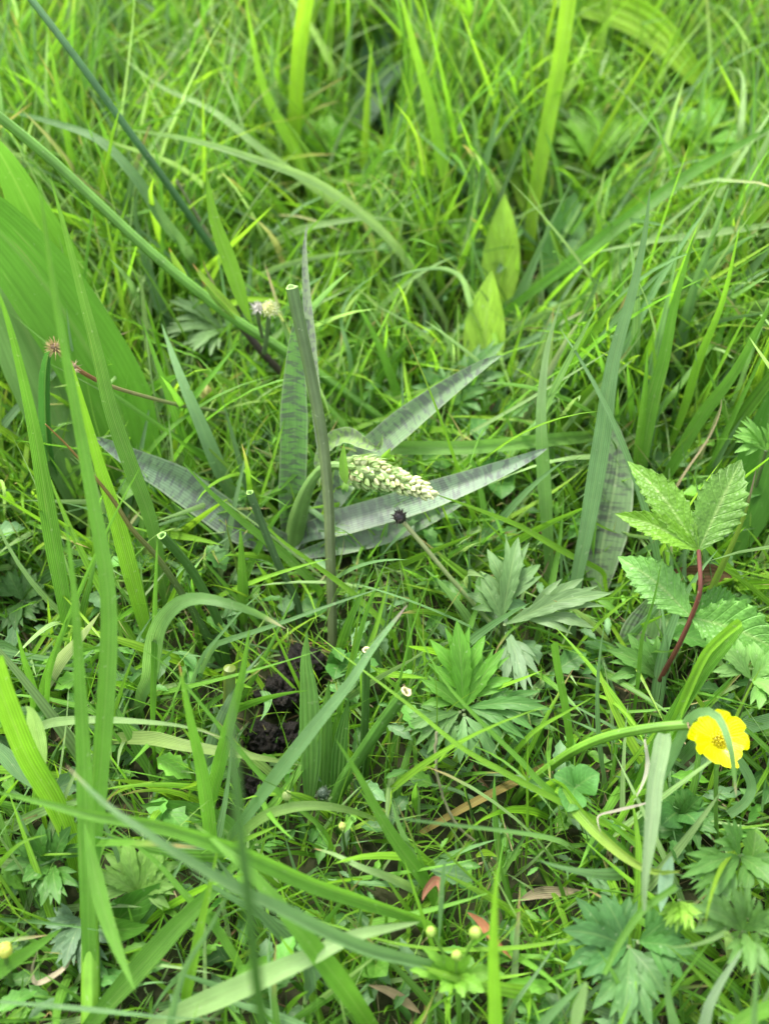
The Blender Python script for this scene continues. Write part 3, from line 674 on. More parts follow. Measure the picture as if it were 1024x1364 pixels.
def palmate(label, base, lobes_, tint, name='buttercup_leaf', cat='leaf', zb=1.5, stalk_to=None, mat=None, sub=True, depth=None):
    """a deeply cut leaf: each lobe splits into three toothed fingers; one leaf = one thing"""
    bp = P(*base)
    r = root(name, label, cat, Vector((bp[0], bp[1], 0)))
    for (x, y, z, wp) in lobes_:
        tp = P(x, y, z); mb = MB()
        tn = np.array(tint) * rng.uniform(.95, 1.25)
        lobe_part(mb, bp, tp, wp * .46, tn, pk=.62, teeth=(4, .22), n=30)
        if sub:
            d = tp - bp; L = np.linalg.norm(d); s = nrm(np.cross(d, UPV))
            wmid = wm(wp, np.array([bp, (bp + tp) / 2, tp]))
            for sg in (-1, 1):
                st_ = bp + d * .28
                en = bp + d * rng.uniform(.74, .9) + s * sg * wmid * rng.uniform(.5, .62) - np.array([0, 0, .0015])
                lobe_part(mb, st_, en, wp * .30, tn, pk=.6, n=20, cols=7, teeth=(3, .2))
                en2 = bp + d * rng.uniform(.5, .62) + s * sg * wmid * .62
                lobe_part(mb, bp + d * .2, en2, wp * .2, tn, pk=.55, n=10, cols=5)
                en3 = bp + d * rng.uniform(.9, .97) + s * sg * wmid * .24
                lobe_part(mb, bp + d * .45, en3, wp * .17, tn, pk=.5, n=10, cols=5)
        under(mb.build('lobe', mat or M_HERB), r)
    g = np.array([bp[0], bp[1] - .004, -.004]) if stalk_to is None else P(*stalk_to)
    mb = MB(); c = spline([g, (g + bp) / 2 + np.array([.001, 0, 0]), bp], 10)
    tube(mb, c, .0009, (.10, .15, .05), k=6); under(mb.build('leaf_stalk', M_STEM), r)
    return r

HG = (.085, .23, .02)
palmate('cut green leaf with upright lobes at the heart of the central rosette', (617, 945, 3), [(608, 825, 6, 70), (672, 862, 5, 50), (560, 905, 4, 44)], HG)
palmate('cut leaf spreading right from the central rosette', (622, 942, 3), [(735, 945, 4, 46), (700, 985, 3, 36)], (.06, .16, .03))
palmate('pale-tipped cut leaf hanging down-left from the central rosette', (612, 948, 3), [(535, 975, 3.2, 40), (568, 1005, 2.5, 36)], (.09, .2, .045))
palmate('cut leaf hanging straight down from the central rosette', (618, 952, 3), [(612, 1018, 2.2, 38), (662, 1012, 2, 38)], (.11, .23, .07))
palmate('dull grey-green leaf with one long lobe pointing right toward the bramble', (672, 832, 3), [(815, 790, 5, 62)], (.11, .19, .07))
palmate('dull grey-green lobed leaf standing up beside the dead flower stalk', (668, 825, 3), [(690, 715, 5, 66), (640, 770, 4, 50)], (.085, .165, .05))
palmate('hoary lobed leaf below the dead flower stalk', (672, 836, 2.5), [(700, 925, 3, 46)], (.14, .23, .11))
palmate('large dark lobed leaf at the bottom right, upper left lobes', (835, 1260, 4), [(748, 1238, 5, 76), (775, 1302, 4.5, 60), (800, 1190, 5, 66)], (.05, .14, .035))
palmate('large dark lobed leaf at the bottom right, lobes hanging down', (838, 1262, 4), [(828, 1372, 4.2, 76), (885, 1325, 4, 62)], (.07, .16, .045))
palmate('dark lobed leaf right of the large bottom right leaf', (850, 1255, 4), [(925, 1270, 5, 66), (905, 1215, 5, 50)], (.055, .16, .03))
palmate('bright cut leaf at the right edge under the buttercup', (985, 1140, 4), [(905, 1170, 6, 46), (930, 1215, 6, 44), (960, 1095, 6, 40), (1030, 1180, 5, 60)], (.085, .2, .04))
palmate('cut leaf with white edged lobes in the lower right', (990, 1240, 5), [(920, 1205, 7, 50), (975, 1180, 7, 46), (1040, 1215, 7, 50), (1000, 1300, 6, 50)], (.10, .21, .05))
palmate('small yellow-green leaf tuft by the hanging pale tip', (905, 1200, 5), [(885, 1235, 6, 28), (912, 1240, 6.5, 26), (930, 1225, 6, 24)], (.17, .32, .04))
palmate('lobed leaf at the left edge above the yellow bud', (70, 1150, 2), [(20, 1120, 3.5, 64), (30, 1175, 3, 60), (95, 1100, 3.5, 54), (80, 1205, 3, 50)], (.06, .165, .025))
palmate('pale many-lobed leaf under the hairy stem at the lower left', (185, 1190, 2), [(165, 1115, 3.5, 54), (225, 1120, 3.5, 56), (130, 1160, 3, 50), (235, 1180, 3, 44)], (.14, .27, .05))
palmate('hoary leaf low behind the thick sheath', (110, 1225, 1.5), [(85, 1290, 2, 50), (135, 1290, 2, 50), (60, 1235, 2, 44)], (.10, .18, .09))
palmate('bright yellow-green cut leaf blurred at the upper right', (795, 225, 3), [(752, 150, 5, 62), (785, 125, 5.5, 54), (830, 150, 5, 56), (872, 145, 5, 46)], (.13, .31, .02))
palmate('blurred lobed leaf in the upper centre behind tall blades', (430, 210, 2), [(400, 165, 4, 60), (440, 150, 4, 60), (475, 175, 4, 50)], (.12, .29, .02))
palmate('greyish cut leaf behind the tip of the upper mottled leaf', (600, 540, 1.5), [(672, 455, 4, 52), (650, 520, 3.5, 44), (560, 490, 3, 44)], (.085, .2, .05))
palmate('feathery pale leaf behind the rush stem, left of the hairy bud', (300, 440, 3), [(225, 400, 5, 38), (215, 445, 4, 34), (255, 470, 4, 34)], (.13, .23, .08))
palmate('small bright leaf tuft at the right edge level with the flower spike', (1020, 600, 6), [(975, 580, 7, 34), (985, 560, 8, 26), (1045, 565, 8, 40)], (.14, .30, .06))
palmate('hairy pale leaf at the right edge below the bramble', (1000, 905, 6), [(955, 860, 7, 50), (1040, 870, 7, 60), (1045, 935, 7, 54)], (.13, .27, .06))
palmate('blurred bright leaf in the top right corner', (940, 190, 3), [(900, 150, 4, 60), (960, 120, 4, 60), (1000, 190, 4, 60)], (.11, .28, .03))
palmate('low leaf peeking between blades left of the bramble stem', (880, 905, 1.5), [(808, 865, 3, 60), (850, 850, 3, 46)], (.08, .19, .035), name='herb_leaf')
palmate('hoary leaf cluster low at the left below the thick rolled leaf', (30, 800, 1), [(10, 760, 2, 50), (60, 780, 2, 50), (20, 840, 2, 44)], (.07, .16, .04))
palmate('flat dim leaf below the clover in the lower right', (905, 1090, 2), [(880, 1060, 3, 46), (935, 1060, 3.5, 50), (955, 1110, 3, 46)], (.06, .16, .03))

# bramble
def bramble():
    j1, j2 = P(930, 733, 9), P(920, 822, 6.5)
    g = P(870, 925, 0)
    r = root('bramble', 'bramble shoot with jagged leaflets on a dark red stem at the right', 'bramble', Vector(g))
    mb = MB(); c = spline([g, P(884, 895, 2.5), P(902, 862, 4.8), j2, P(932, 785, 8), j1], 26)
    tube(mb, c, np.linspace(.0013, .0009, 27), (.15, .05, .035), k=10); s = under(mb.build('stem', M_STEM), r); s['label'] = 'dark red bristly stem'
    remember(c, .0018)
    for a, b, wp, tn, fo in ((j1, P(835, 614, 10.0), 56, (.105, .235, .022), .32), (j1, P(818, 684, 9), 46, (.13, .28, .022), .5), (j1, P(987, 612, 10.6), 78, (.095, .21, .03), .18),
                         (j2, P(822, 741, 6.5), 66, (.11, .26, .05), .2), (j2, P(1040, 868, 6.6), 92, (.10, .25, .04), .2), (j2, P(985, 800, 5.8), 60, (.07, .19, .03), .2)):
        mb = MB()
        lobe_part(mb, a, b, wp, np.array(tn), teeth=(10, .26), pk=.5, n=60, pleat=(9, 1.1, .035), cols=13, fold=fo, bend=.08, hint=np.array([-.1, -.6, .8]))
        under(mb.build('leaflet', M_BRAMBLE), r)
bramble()
blade('reddish-brown dead leaf behind the bramble joint', (.11, .06, .03), 30, '975,770 960,765 925,765 890,760', 2, 3, mat=M_DRY, name='dead_leaf', cat='dead leaf', prof=prof_leaf, ext=False, cols=9, roll=0)

# clover
def clover(label, base, lf, tint):
    bp = P(*base); r = root('clover', label, 'clover', Vector((bp[0], bp[1], 0)))
    for (x, y, z, wp) in lf:
        mb = MB(); lobe_part(mb, bp, P(x, y, z), wp, np.array(tint) * rng.uniform(.9, 1.1), pk=.62, pleat=None, n=14)
        under(mb.build('leaflet', M_HERB), r)
    mb = MB(); c = spline([np.array([bp[0], bp[1], -.003]), bp], 6); tube(mb, c, .0007, G_, k=6); under(mb.build('stalk', M_STEM), r)
clover('clover leaf of three round leaflets left of the hanging pale leaf', (765, 1050, 4), [(737, 1032, 4.5, 38), (798, 1030, 5, 46), (755, 1082, 4.6, 42)], (.085, .23, .05))
clover('dim clover leaf low right of the flower spike leaves', (665, 640, 1.5), [(640, 620, 2.4, 38), (690, 625, 2.4, 38), (668, 665, 2, 36)], (.07, .2, .035))
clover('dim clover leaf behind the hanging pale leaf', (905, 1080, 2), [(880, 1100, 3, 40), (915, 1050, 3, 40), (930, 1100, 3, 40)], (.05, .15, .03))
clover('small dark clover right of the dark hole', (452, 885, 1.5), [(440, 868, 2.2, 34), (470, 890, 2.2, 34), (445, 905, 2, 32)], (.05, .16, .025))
clover('small clover at the bottom behind the wide pale blade', (500, 1285, 1.5), [(482, 1300, 2.2, 34), (515, 1300, 2.4, 34), (500, 1265, 2, 32)], (.10, .25, .03))

# ------------------------------------------------------------------ buttercup flower
fc = P(955, 985, 7.6)
bf = root('buttercup', 'bright yellow buttercup flower open at the right edge', 'buttercup', Vector((fc[0], fc[1], 0)))
fn = nrm(np.array([.05, -.55, .8]))
for (x, y, z, wp) in ((924, 957, 8.3, 52), (978, 949, 8.4, 48), (998, 974, 8.2, 46), (994, 1003, 7.9, 32), (957, 1022, 7.9, 52), (921, 992, 7.8, 28)):
    mb = MB(); a = fc; b = fc + (P(x, y, z) - fc) * .93 + fn * (.0012 if x % 2 else -.0008)
    c = spline([a, (a + b) / 2 - fn * .0012, b], 14)
    t = np.linspace(0, 1, 15)
    hw = .5 * wm(wp, c) * np.interp(t, [0, .25, .6, .85, .95, 1], [.14, .42, .88, 1, .86, .5])
    v_ = ribbon(mb, c, hw, (.80, .83, .003), n_hint=fn, fold=.05, curl=.12, cols=11, wav=.03)
    q_ = v_.copy(); un = np.linspace(-1, 1, 11); dd = nrm(b - a)
    q_[-3:] -= dd * (.0010 * np.exp(-(un / .28) ** 2) * np.array([.3, .7, 1.])[:, None])[..., None] ; q_ += fn * (.0003 * np.sin(un * 7 + x)[None] * np.linspace(0, 1, 15)[:, None])[..., None]
    mb.v[-1] = q_.reshape(-1, 3)
    under(mb.build('petal', M_PETAL), bf); remember(c, hw)
mb = MB()
for i in range(46):
    a = i * ga; rr = .0042 * math.sqrt(i / 46)
    e1 = nrm(np.cross(fn, [1, 0, 0.])); e2 = np.cross(fn, e1)
    p0 = fc + (e1 * math.cos(a) + e2 * math.sin(a)) * rr * .4
    p1 = fc + (e1 * math.cos(a) + e2 * math.sin(a)) * rr + fn * (.0042 - rr * .35)
    tube(mb, spline([p0, p1], 3), [.00015, .00015, .0003, .00035], (.72, .62, .02), k=5)
under(mb.build('stamens', M_PETAL), bf)
mb = MB(); gq = P(958, 1150, 0); c = spline([gq, P(953, 1090, 3.5), fc - fn * .001], 12); tube(mb, c, .0009, (.10, .22, .03), k=8)
under(mb.build('stalk', M_STEM), bf)
for x, y in ((925, 975), (945, 1010)):
    mb = MB(); lobe_part(mb, fc - fn * .001, P(x, y, 7.4), 12, (.2, .33, .07), n=8, cols=5); under(mb.build('sepal', M_HERB), bf)

# ------------------------------------------------------------------ withered heads and buds
def ball(mb, c, r, tint, axis=(0, 0, 1), stretch=1.0, rough=.0, k=14, n=10):
    a = np.linspace(0, 2 * math.pi, k + 1); t = np.linspace(0, math.pi, n + 1)
    ax = nrm(np.asarray(axis, float)); e1 = nrm(np.cross(ax, [.3, .9, .1])); e2 = np.cross(ax, e1)
    rr = r * (1 + rough * rng.normal(0, 1, (n + 1, k + 1))); rr[:, -1] = rr[:, 0]; rr[0] = r; rr[-1] = r
    v = np.asarray(c) + (e1 * np.cos(a)[None, :, None] + e2 * np.sin(a)[None, :, None]) * (np.sin(t)[:, None] * rr)[..., None] + ax * (np.cos(t)[:, None] * rr * stretch)[..., None]
    mb.grid(v, np.stack(np.broadcast_arrays(a[None] / 6.3, t[:, None] / 3.14), -1), tint)

def headed(name, label, cat, head, r_px, stem_spec, zb, zt, wp, scol, hcol, spikes=0, spl=1.4, stretch=1.2, stcol=None, rough=.08, ext=False, tint_end=None):
    c = path(stem_spec, zb, zt, ext=ext, n=20)
    r = root(name, label, cat, Vector(c[0]))
    mb = MB(); rad = .5 * wm(wp, c); tube(mb, c, rad, scol, k=8, tint_end=tint_end); under(mb.build('stalk', M_STEM), r); remember(c, rad)
    R = r_px * project(c[-1])[2] / FPX
    ax = nrm(c[-1] - c[-4]); ctr = c[-1] + ax * R * .7
    mb = MB(); ball(mb, ctr, R * .85, hcol, ax, stretch, rough); under(mb.build('flower_head', M_BUD), r)
    remember(np.array([ctr, ctr + ax * .001]), R)
    if spikes:
        mb = MB()
        for i in range(spikes):
            d = nrm(rng.normal(0, 1, 3) + ax * .4)
            p = ctr + d * R * .7
            cc = spline([p, p + d * R * (spl - .7) * .6, p + d * R * (spl - .7) + rng.normal(0, R * .12, 3)], 4)
            ribbon(mb, cc, R * .10 * np.array([1, .9, .7, .4, .1]), stcol if stcol is not None else hcol, cols=3)
        under(mb.build('bristles', M_DRY), r)
    return r
headed('withered_flower', 'withered black flower head on a long pale stalk below the spike', 'dead flower', None, 9, '712,905 700,888 660,838 600,770 560,722 536,694', 0, 6, 6, (.20, .30, .10), (.025, .02, .02), 40, 1.5, stcol=(.05, .04, .035), tint_end=(.26, .28, .12))
headed('hairy_bud', 'hairy pale yellow bud just left of the grey stalk top', 'bud', None, 11, '352,470 356,445 359,415', 5, 9.3, 7, (.12, .18, .08), (.58, .62, .2), 90, 1.15, stcol=(.5, .55, .3), stretch=1)
headed('hairy_bud', 'small fluffy grey bud touching the sedge leaf base', 'bud', None, 6, '350,450 345,430 343,412', 6, 9.2, 5, (.12, .14, .08), (.4, .4, .34), 60, 1.9, stcol=(.55, .52, .48))
headed('plantain', 'withered plantain head with a brown neck hanging at the left edge', 'plantain', None, 7, '395,580 350,568 290,548 240,540 165,520 128,506 100,488 78,466', 1, 12, 5, (.13, .21, .07), (.2, .13, .07), 60, 2.3, stcol=(.38, .30, .13), tint_end=(.22, .13, .05))
headed('dry_tuft', 'dry brown husk on the plantain stalk against the tall blade', 'husk', None, 5, '128,506 112,497 100,490', 10, 11.2, 6, (.2, .1, .04), (.25, .17, .1), 40, 2.4, stcol=(.42, .33, .2))
headed('yellow_bud', 'small yellow flower bud at the lower left edge', 'bud', None, 12, '20,1320 12,1295 7,1268', 0, 5, 6, (.1, .2, .04), (.55, .58, .1), 14, 1.15, stcol=(.2, .35, .06))
headed('green_bud', 'pale green bud standing in the dark gap below the hole', 'bud', None, 7, '384,1115 383,1090 382,1062', 0, 4, 4, (.1, .2, .04), (.42, .52, .18), 10, 1.2, stretch=1.6, stcol=(.2, .35, .08))
headed('green_bud', 'pale yellow bud left of the cut green blade near the bottom', 'bud', None, 6, '462,1140 458,1120 456,1102', 0, 4, 4, (.1, .2, .04), (.42, .5, .12), 8, 1.2, stcol=(.2, .35, .08))
headed('dark_bud', 'round dark grey-green seed head beside the ribbed leaf', 'seed head', None, 9, '450,1115 442,1080 432,1060', 0, 2.8, 4, (.1, .16, .05), (.05, .08, .05), 40, 1.2, stcol=(.07, .10, .06), stretch=1)
headed('sedge_flower', 'tiny cluster of yellow-brown flowers behind the plantain stalk', 'sedge', None, 8, '300,620 290,570 278,528', 0, 3.5, 3, (.12, .2, .05), (.4, .38, .12), 30, 1.5, stcol=(.45, .4, .15), stretch=1.5, rough=.2)

# tormentil
tb = P(610, 1385, 0)
tr_ = root('tormentil', 'small tormentil plant with toothed leaves and green buds at the bottom centre', 'tormentil', Vector(tb))
tc_ = P(607, 1300, 4.5)
mb = MB(); c = spline([tb, P(611, 1345, 2.5), tc_], 12); tube(mb, c, .0011, (.11, .25, .03), k=8); under(mb.build('stalk', M_STEM), tr_); remember(c, .0011)
for (x, y, z, wp) in ((545, 1292, 5, 24), (562, 1262, 5.5, 16), (585, 1322, 5, 22), (645, 1322, 5, 26), (672, 1297, 5, 24), (590, 1270, 6, 15), (628, 1270, 6, 16), (618, 1330, 5, 18)):
    mb = MB(); lobe_part(mb, tc_, P(x, y, z), wp, np.array((.13, .30, .025)) * rng.uniform(.8, 1.2), teeth=(5, .3), n=24, pk=.62, cols=7); under(mb.build('leaflet', M_HERB), tr_)
for (x, y, z, r_) in ((574, 1241, 6.5, 8), (633, 1243, 6.5, 10), (608, 1273, 6.5, 8)):
    b = P(x, y, z); mb = MB(); tube(mb, spline([tc_, (tc_ + b) / 2, b], 6), .0006, (.12, .26, .03), k=6); st_o = under(mb.build('bud_stalk', M_STEM), tr_)
    mb = MB(); R = r_ * .33 / FPX; ball(mb, b, R, (.33, .48, .08), (0, .3, 1), 1.15, .05)
    under(mb.build('bud', M_BUD), tr_); remember(np.array([b, b + .001]), R)
    for i in range(6):
        a = i * 1.047; d = np.array([math.cos(a), math.sin(a), -.2])
        mb = MB(); cc = spline([b - np.array([0, 0, R]), b + d * R * .95, b + d * R * .5 + np.array([0, 0, R * 1.1])], 6)
        ribbon(mb, cc, R * .5 * prof_leaf(np.linspace(0, 1, 7)), (.15, .32, .04), n_hint=d, cols=3, fold=.1); under(mb.build('sepal', M_HERB), tr_)

# dead curled leaves
blade('curled brown dead leaf scrap standing near the bottom centre', (.20, .09, .05), 12, '562,1200 568,1185 580,1172 588,1182 583,1205', 3, 3.5, mat=M_DRY, name='dead_leaf', cat='dead leaf', prof=prof_leaf, twist=1.4, ext=False, cols=7, wav=.2)
blade('orange-brown dead leaf pointing right near the tormentil', (.27, .11, .05), 13, '622,1215 640,1228 658,1250 682,1278', 2.5, 3, mat=M_DRY, name='dead_leaf', cat='dead leaf', prof=prof_leaf, twist=.7, ext=False, cols=7, wav=.2)
blade('dry curled strip hooked at the lower left behind the sheath', (.3, .26, .17), 8, '96,1270 85,1290 50,1310 43,1290 52,1262', 2, 3, zm=2, mat=M_DRY, name='dead_leaf', cat='dead leaf', ext=False, twist=1)
blade('dull brown stalk lying low between the lobed leaves', (.15, .12, .03), 12, '560,1110 620,1075 690,1040 740,1015', .5, 1.2, mat=M_DRY, name='dead_leaf', cat='dead leaf', prof=prof_cut, ext=False)
blade('pale brown litter strip at the bottom centre', (.34, .25, .15), 14, '560,1350 535,1330 515,1318 490,1312', .5, 2, mat=M_DRY, name='dead_leaf', cat='dead leaf', prof=prof_leaf, ext=False)
blade('flat tan dead leaf in the gap left of the large dark lobed leaf', (.20, .17, .10), 16, '690,1200 715,1190 745,1188 775,1186', .6, .9, mat=M_DRY, name='dead_leaf', cat='dead leaf', prof=prof_leaf, ext=False)

# black clods in the hole
def clod(label, x, y, z, rpx, seed):
    c = P(x, y, z); R = rpx * project(c)[2] / FPX
    mb = MB(); k, n_ = 64, 44
    a = np.linspace(0, 2 * math.pi, k + 1); t = np.linspace(0, math.pi, n_ + 1)
    A, T_2 = np.meshgrid(a, t)
    d = np.stack([np.sin(T_2) * np.cos(A), np.sin(T_2) * np.sin(A), np.cos(T_2)], -1)
    from mathutils import noise
    rr = np.array([[1 + .45 * noise.noise(Vector(q * 1.6 + seed)) + .28 * noise.noise(Vector(q * 4.5 + seed)) + .14 * noise.noise(Vector(q * 11 + seed)) + .07 * noise.noise(Vector(q * 24 + seed)) for q in row] for row in d])
    mb.grid(c + d * (rr * R)[..., None] * np.array([1, 1, .85]), np.stack([A, T_2], -1), (.02, .02, .02))
    tag(mb.build('soil_clod', M_CLOD), label, 'clod'); remember(np.array([c + np.array([0, 0, R * .5]), c + np.array([0, 0, R * .501])]), R * .95)
clod('largest black clod in the dark hole', 374, 925, .6, 27, 3)
clod('black clod at the lower left of the dark hole', 352, 985, .2, 24, 9)
clod('black clod at the foot of the ribbed leaf', 385, 985, .1, 22, 15)
clod('small dark clod near the bottom of the gap', 345, 1050, .1, 24, 22)
clod('dark clod hidden behind the largest one', 400, 890, .6, 30, 31)

# ------------------------------------------------------------------ meadow mass
# nearest distance of hand-placed things per pixel cell, so the mass grows around and behind them
GS = 4; DW, DH = int(IW / GS) + 60, int(IH / GS) + 60
dm = np.full((DH, DW), 99.0)
for c, hw in HERO:
    pts = np.repeat(c, 4, 0); h = np.repeat(hw, 4)
    for k in range(len(c) - 1):
        for j in range(4): pts[4 * k + j] = c[k] + (c[k + 1] - c[k]) * j / 4
    x, y, dep = project(pts)
    rp = h / dep * FPX
    for xx, yy, dd, r_ in zip(x, y, dep, rp):
        i0, i1 = int((xx - r_) / GS) + 30, int((xx + r_) / GS) + 31
        j0, j1 = int((yy - r_) / GS) + 30, int((yy + r_) / GS) + 31
        i0, j0 = max(i0, 0), max(j0, 0)
        if i1 <= 0 or j1 <= 0 or i0 >= DW or j0 >= DH: continue
        s = dm[j0:j1, i0:i1]; np.minimum(s, dd, out=s)

def cull(cp, keep=.06):
    """cp (N, S, 3): True where a blade would cover a hand-placed thing"""
    x, y, dep = project(cp.reshape(-1, 3))
    i = np.clip((x / GS).astype(int) + 30, 0, DW - 1); j = np.clip((y / GS).astype(int) + 30, 0, DH - 1)
    bad = (dm[j, i] < 90) & (dep < dm[j, i] - .002) & (dep > .02)
    hard = (bad & (dm[j, i] > .2) & (((x > 435) & (x < 595) & (y > 575) & (y < 690)) | ((x > 895) & (y > 925) & (y < 1045)))).reshape(cp.shape[:2]).any(1)
    bad = bad.reshape(cp.shape[:2]).any(1)
    return bad & (hard | (rng.random(len(bad)) > keep))

def field(N, xr, yr, hfun, wr, pal, lean=(.1, .9), curve=(.2, 1.6), S=7, tuft=.035, per=9, azb=None, name='', label='', mat=None, stiff=1.4, keep=.06, dens=None, z0=-.004, tipbrown=.1):
    nt_ = N // per + 1
    tx = rng.uniform(*xr, nt_); ty = rng.uniform(*yr, nt_)
    if dens is not None:
        k = rng.random(nt_) < dens(tx, ty); tx, ty = tx[k], ty[k]
    nt_ = len(tx)
    id_ = np.repeat(np.arange(nt_), per); n = len(id_)
    off = rng.normal(0, tuft * .4, (n, 2))
    rx, ry = tx[id_] + off[:, 0], ty[id_] + off[:, 1]
    az = np.arctan2(off[:, 1], off[:, 0]) + rng.normal(0, .9, n)
    if azb is not None: az = np.where(rng.random(n) < azb[1], azb[0] + rng.normal(0, .5, n), az)
    h = hfun(rx, ry) * rng.uniform(.45, 1.15, n)
    th0 = rng.uniform(0, lean[1], n) * rng.uniform(.3, 1, n) + lean[0]
    kap = rng.uniform(*curve, n) * rng.random(n)
    s = np.linspace(0, 1, S + 1)
    th = th0[:, None] + kap[:, None] * s[None] ** stiff
    az2 = az[:, None] + rng.normal(0, .5, n)[:, None] * s[None]
    d = np.stack([np.sin(th) * np.cos(az2), np.sin(th) * np.sin(az2), np.cos(th)], -1)
    seg = h[:, None, None] / S
    cp = np.concatenate([np.zeros((n, 1, 3)), np.cumsum((d[:, 1:] + d[:, :-1]) / 2 * seg, 1)], 1)
    cp += np.stack([rx, ry, np.full(n, z0)], -1)[:, None]
    cp[..., 2] = np.where(cp[..., 2] < .001, np.maximum(cp[..., 2], z0), cp[..., 2])
    bad = cull(cp, keep)
    for _ in range(2):                                   # shorter where a blade would hide a hand-placed thing
        base = cp[bad][:, :1]
        cp[bad] = base + (cp[bad] - base) * .5
        h[bad] *= .6
        nb_ = cull(cp, 0); bad = bad & nb_
    ok = ~bad
    # nothing right in front of the lens
    ok &= (cp[..., 2].max(1) < .30)
    cp, d, n0 = cp[ok], d[ok], id_[ok]; n = len(cp); h = h[ok]
    wd = rng.uniform(*wr, n) * np.clip(h / .08, .6, 1.3)
    t = s[None]
    hw = .5 * wd[:, None] * np.minimum(.55 + t * 1.5, 1) * np.clip((1 - t) / .6, 0, 1) ** .7
    T = nrm(d)
    ra = rng.uniform(0, math.pi, n)
    ref = np.stack([np.cos(ra), np.sin(ra), np.zeros(n)], -1)[:, None] * np.ones((1, S + 1, 1))
    Sd = nrm(ref - (ref * T).sum(-1, keepdims=True) * T); Nn = np.cross(T, Sd)
    tw = (rng.normal(0, .6, n)[:, None] * t)[..., None]
    Sd = Sd * np.cos(tw) + Nn * np.sin(tw); Nn = np.cross(T, Sd)
    v = np.stack([cp - Sd * hw[..., None], cp + Nn * hw[..., None] * .35, cp + Sd * hw[..., None]], 2)
    v[:, :, 1] -= Nn * hw[..., None] * .7
    pal = np.array([p[:3] for p in pal]), np.array([p[3] for p in pal])
    ci = rng.choice(len(pal[0]), n, p=pal[1] / pal[1].sum())
    tn = pal[0][ci] * rng.uniform(.75, 1.3, n)[:, None] * (rng.uniform(.85, 1.15, nt_)[n0])[:, None]
    tn = np.broadcast_to(tn[:, None, None], (n, S + 1, 3, 3)).copy()
    bt = (rng.random(n) < tipbrown)[:, None, None, None] * (np.clip((t - .75) / .2, 0, 1))[..., None, None]
    tn = tn * (1 - bt) + np.array([.32, .22, .10]) * bt
    # pale base
    uv = np.broadcast_to(np.stack(np.broadcast_arrays(np.array([0, .5, 1])[None], s[:, None]), -1)[None], (n, S + 1, 3, 2))
    base = np.arange(n)[:, None, None] * (3 * (S + 1))
    rI = np.arange(S)[None, :, None] * 3; cI = np.arange(2)[None, None, :]
    i = base + rI + cI
    q = np.stack([i, i + 1, i + 4, i + 3], -1).reshape(-1, 4)
    mb = MB(); mb.add(v.reshape(-1, 3), q, uv.reshape(-1, 2), tn.reshape(-1, 3))
    o = mb.build(name, mat or M_MASS); tag(o, label, 'grass', kind='stuff')
    print(name, n)
    return o

def sm(a, b, x): return np.clip((x - a) / (b - a), 0, 1)
def h_fine(x, y): return .045 + .085 * sm(.32, .62, y) + .02 * np.sin(x * 17 + y * 9)
def hole(x, y):
    """a worn gap round the dark hole, thinner grass near the camera"""
    hx, hy = P(365, 945, 0)[:2]
    return np.clip(((x - hx) ** 2 + (y - hy) ** 2) / .026 ** 2, 0, 1) ** 2
def h_near(x, y): return (.036 + .03 * sm(.25, .5, y)) * (.4 + .6 * hole(x, y))

XR, YR = (-.62, .62), (-.10, 1.2)
def sheaf(x, y):
    return np.clip(1.4 - ((x - .17) / .13) ** 2 - ((y - .50) / .16) ** 2, 0, 1)
def inview(x, y): return np.where(np.abs(x) < .21 + .25 * y, 1., .28)
FAR = [(*B_, 4), (*Y_, 2.5), (*G_, 3.5), (*T_, 1.8), (*PA, 2.4), (.30, .32, .14, .3)]
NEAR = [(*B_, 3), (*G_, 5), (*D_, 1.5), (*T_, 1.2), (*PA, 1.0), (*Y_, .8)]
field(38000, XR, YR, lambda x, y: h_near(x, y) * 1.15, (.0012, .0038), NEAR, S=5, name='short_grass', label='dense short meadow grass covering the ground', lean=(.1, 1.1), dens=lambda x, y: hole(x, y) * inview(x, y) * (1 - .5 * sm(.4, .6, y)), keep=.15)
field(23000, XR, (.33, 1.2), lambda x, y: h_fine(x, y) * 1.25, (.0013, .0042), FAR, S=6, name='tall_grass', label='tall yellow-green meadow grass behind the orchid', lean=(.15, 1.1), curve=(.1, 1.3), per=10, keep=.03, dens=inview)
field(9000, XR, (-.05, 1.2), lambda x, y: h_fine(x, y) * .95, (.0032, .0056), [(*G_, 4), (*B_, 4), (*T_, 1.3), (*PA, .9), (*Y_, 1)], name='broad_grass', label='broad bladed grass scattered through the meadow', lean=(.1, .8), S=8, per=4, keep=.02, dens=inview)
field(13000, XR, (-.05, 1.2), lambda x, y: h_fine(x, y) * 1.15, (.0006, .0012), [(*B_, 3), (*G_, 3), (*Y_, 2), (*PA, 1)], name='fine_grass', label='hair thin grass blades all over the meadow', lean=(.1, .9), S=7, per=6, keep=.25, dens=inview)
field(5600, (-.45, .45), (.02, .42), lambda x, y: .085 + 0 * x, (.0018, .0050), [(*G_, 4), (*B_, 3), (*T_, 3), (*PA, 2), (*Y_, .8)], name='leaning_grass', label='longer leaning grass blades crossing low in the foreground', lean=(.5, .75), curve=(.0, 1.0), S=8, per=3, keep=.12, dens=lambda x, y: hole(x, y) * .9)
field(1900, (0, .4), (.3, .75), lambda x, y: .15 + 0 * x, (.0030, .0062), [(*G_, 5), (*B_, 2), (*T_, 4), (*PA, 2)], name='sheaf_grass', label='upright blue-green grass growing in a sheaf right of the orchid', lean=(.1, .5), curve=(.0, .7), S=9, per=5, keep=.03, azb=(.5, .75), dens=sheaf)
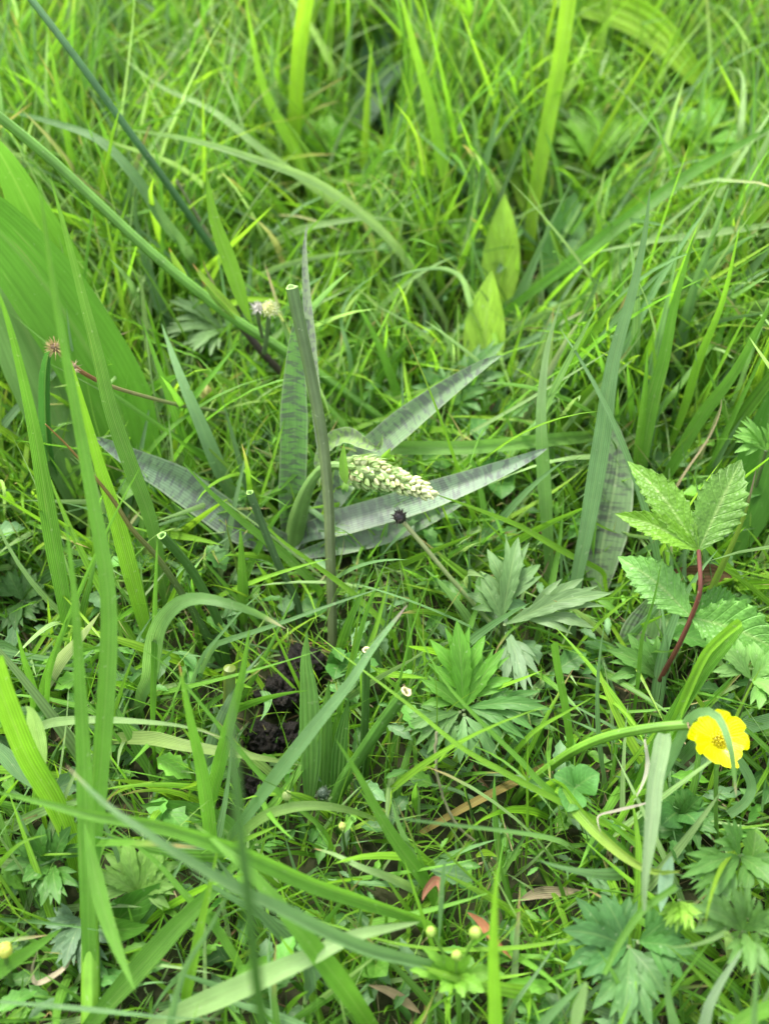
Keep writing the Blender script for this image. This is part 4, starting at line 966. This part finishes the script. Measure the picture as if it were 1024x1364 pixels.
field(6500, (-.5, .5), (.1, .95), lambda x, y: .15 + 0 * x, (.0012, .0042), [(*G_, 3), (*B_, 3), (*T_, 2.6), (*PA, 3), (*Y_, .8)], name='arching_grass', label='long arching grass blades criss-crossing the meadow', lean=(.3, .7), curve=(.5, 1.7), S=10, per=3, keep=.06, dens=lambda x, y: hole(x, y) * sm(.1, .5, y))
field(9000, XR, YR, lambda x, y: .05 + 0 * x, (.0008, .0022), [(*ST, 2), (*BR, 2), (.24, .24, .12, 1), (.12, .09, .05, 2)], S=4, name='dead_grass', label='brown dead grass and litter lying under the green', mat=M_DRY, lean=(1.1, .45), curve=(0, .6), keep=.1, tipbrown=0, dens=inview)

# leafy ground cover
def cover(N, name, label, pal, size, hz, dens=None, asp=.5, mat=None):
    mb = MB()
    x = rng.uniform(-.7, .7, N); y = rng.uniform(-.08, 1.3, N)
    S = 8; s = np.linspace(0, 1, S + 1)
    L = rng.uniform(*size, N); az = rng.uniform(0, 6.283, N); z = rng.uniform(*hz, N)
    d = np.stack([np.cos(az), np.sin(az), rng.uniform(-.1, .7, N)], -1); d = nrm(d)
    cp = np.stack([x, y, z], -1)[:, None] + d[:, None] * (s[None, :, None] * L[:, None, None])
    cp[..., 2] -= (s[None] ** 2) * L[:, None] * .35
    ok = ~cull(cp, .02) & (hole(x, y) > .6)
    cp, L = cp[ok], L[ok]; n = len(cp)
    T = nrm(np.gradient(cp, axis=1)); up = np.array([0, 0, 1.]) + rng.normal(0, .3, (n, 1, 3))
    Sd = nrm(np.cross(T, up)); Nn = np.cross(Sd, T)
    u = np.linspace(-1, 1, 5)
    lob = 1 - .3 * (np.arange(S + 1) % 2)
    hw = (L[:, None] * asp * .5 * prof_leaf(s)[None] )
    W = hw[:, :, None] * np.where(np.abs(u) > .9, lob[:, None], 1)[None]
    v = cp[:, :, None] + Sd[:, :, None] * (u * W)[..., None] + Nn[:, :, None] * (np.abs(u) * W * .35)[..., None]
    p_ = np.array([q[:3] for q in pal]); w_ = np.array([q[3] for q in pal]); ci = rng.choice(len(p_), n, p=w_ / w_.sum())
    tn = np.broadcast_to((p_[ci] * rng.uniform(.7, 1.3, n)[:, None])[:, None, None], v.shape)
    uv = np.broadcast_to(np.stack(np.broadcast_arrays(u[None] * .5 + .5, s[:, None]), -1)[None], (n, S + 1, 5, 2))
    i = np.arange(n)[:, None, None] * (5 * (S + 1)) + np.arange(S)[None, :, None] * 5 + np.arange(4)[None, None, :]
    q = np.stack([i, i + 1, i + 6, i + 5], -1).reshape(-1, 4)
    mb.add(v.reshape(-1, 3), q, uv.reshape(-1, 2), tn.reshape(-1, 3))
    tag(mb.build(name, mat or M_HERB), label, 'ground cover', kind='stuff')
HP = [(.06, .17, .03, 3), (.085, .23, .035, 3), (.11, .22, .085, 2), (.12, .3, .03, 2), (.045, .13, .025, 1.5)]
cover(17000, 'ground_cover', 'low leafy herbs and moss under the grass', HP, (.006, .020), (.0, .026), asp=.36)
cover(2600, 'herb_foliage', 'rounded herb leaves mixed into the meadow', HP, (.010, .022), (.008, .036), asp=.6)
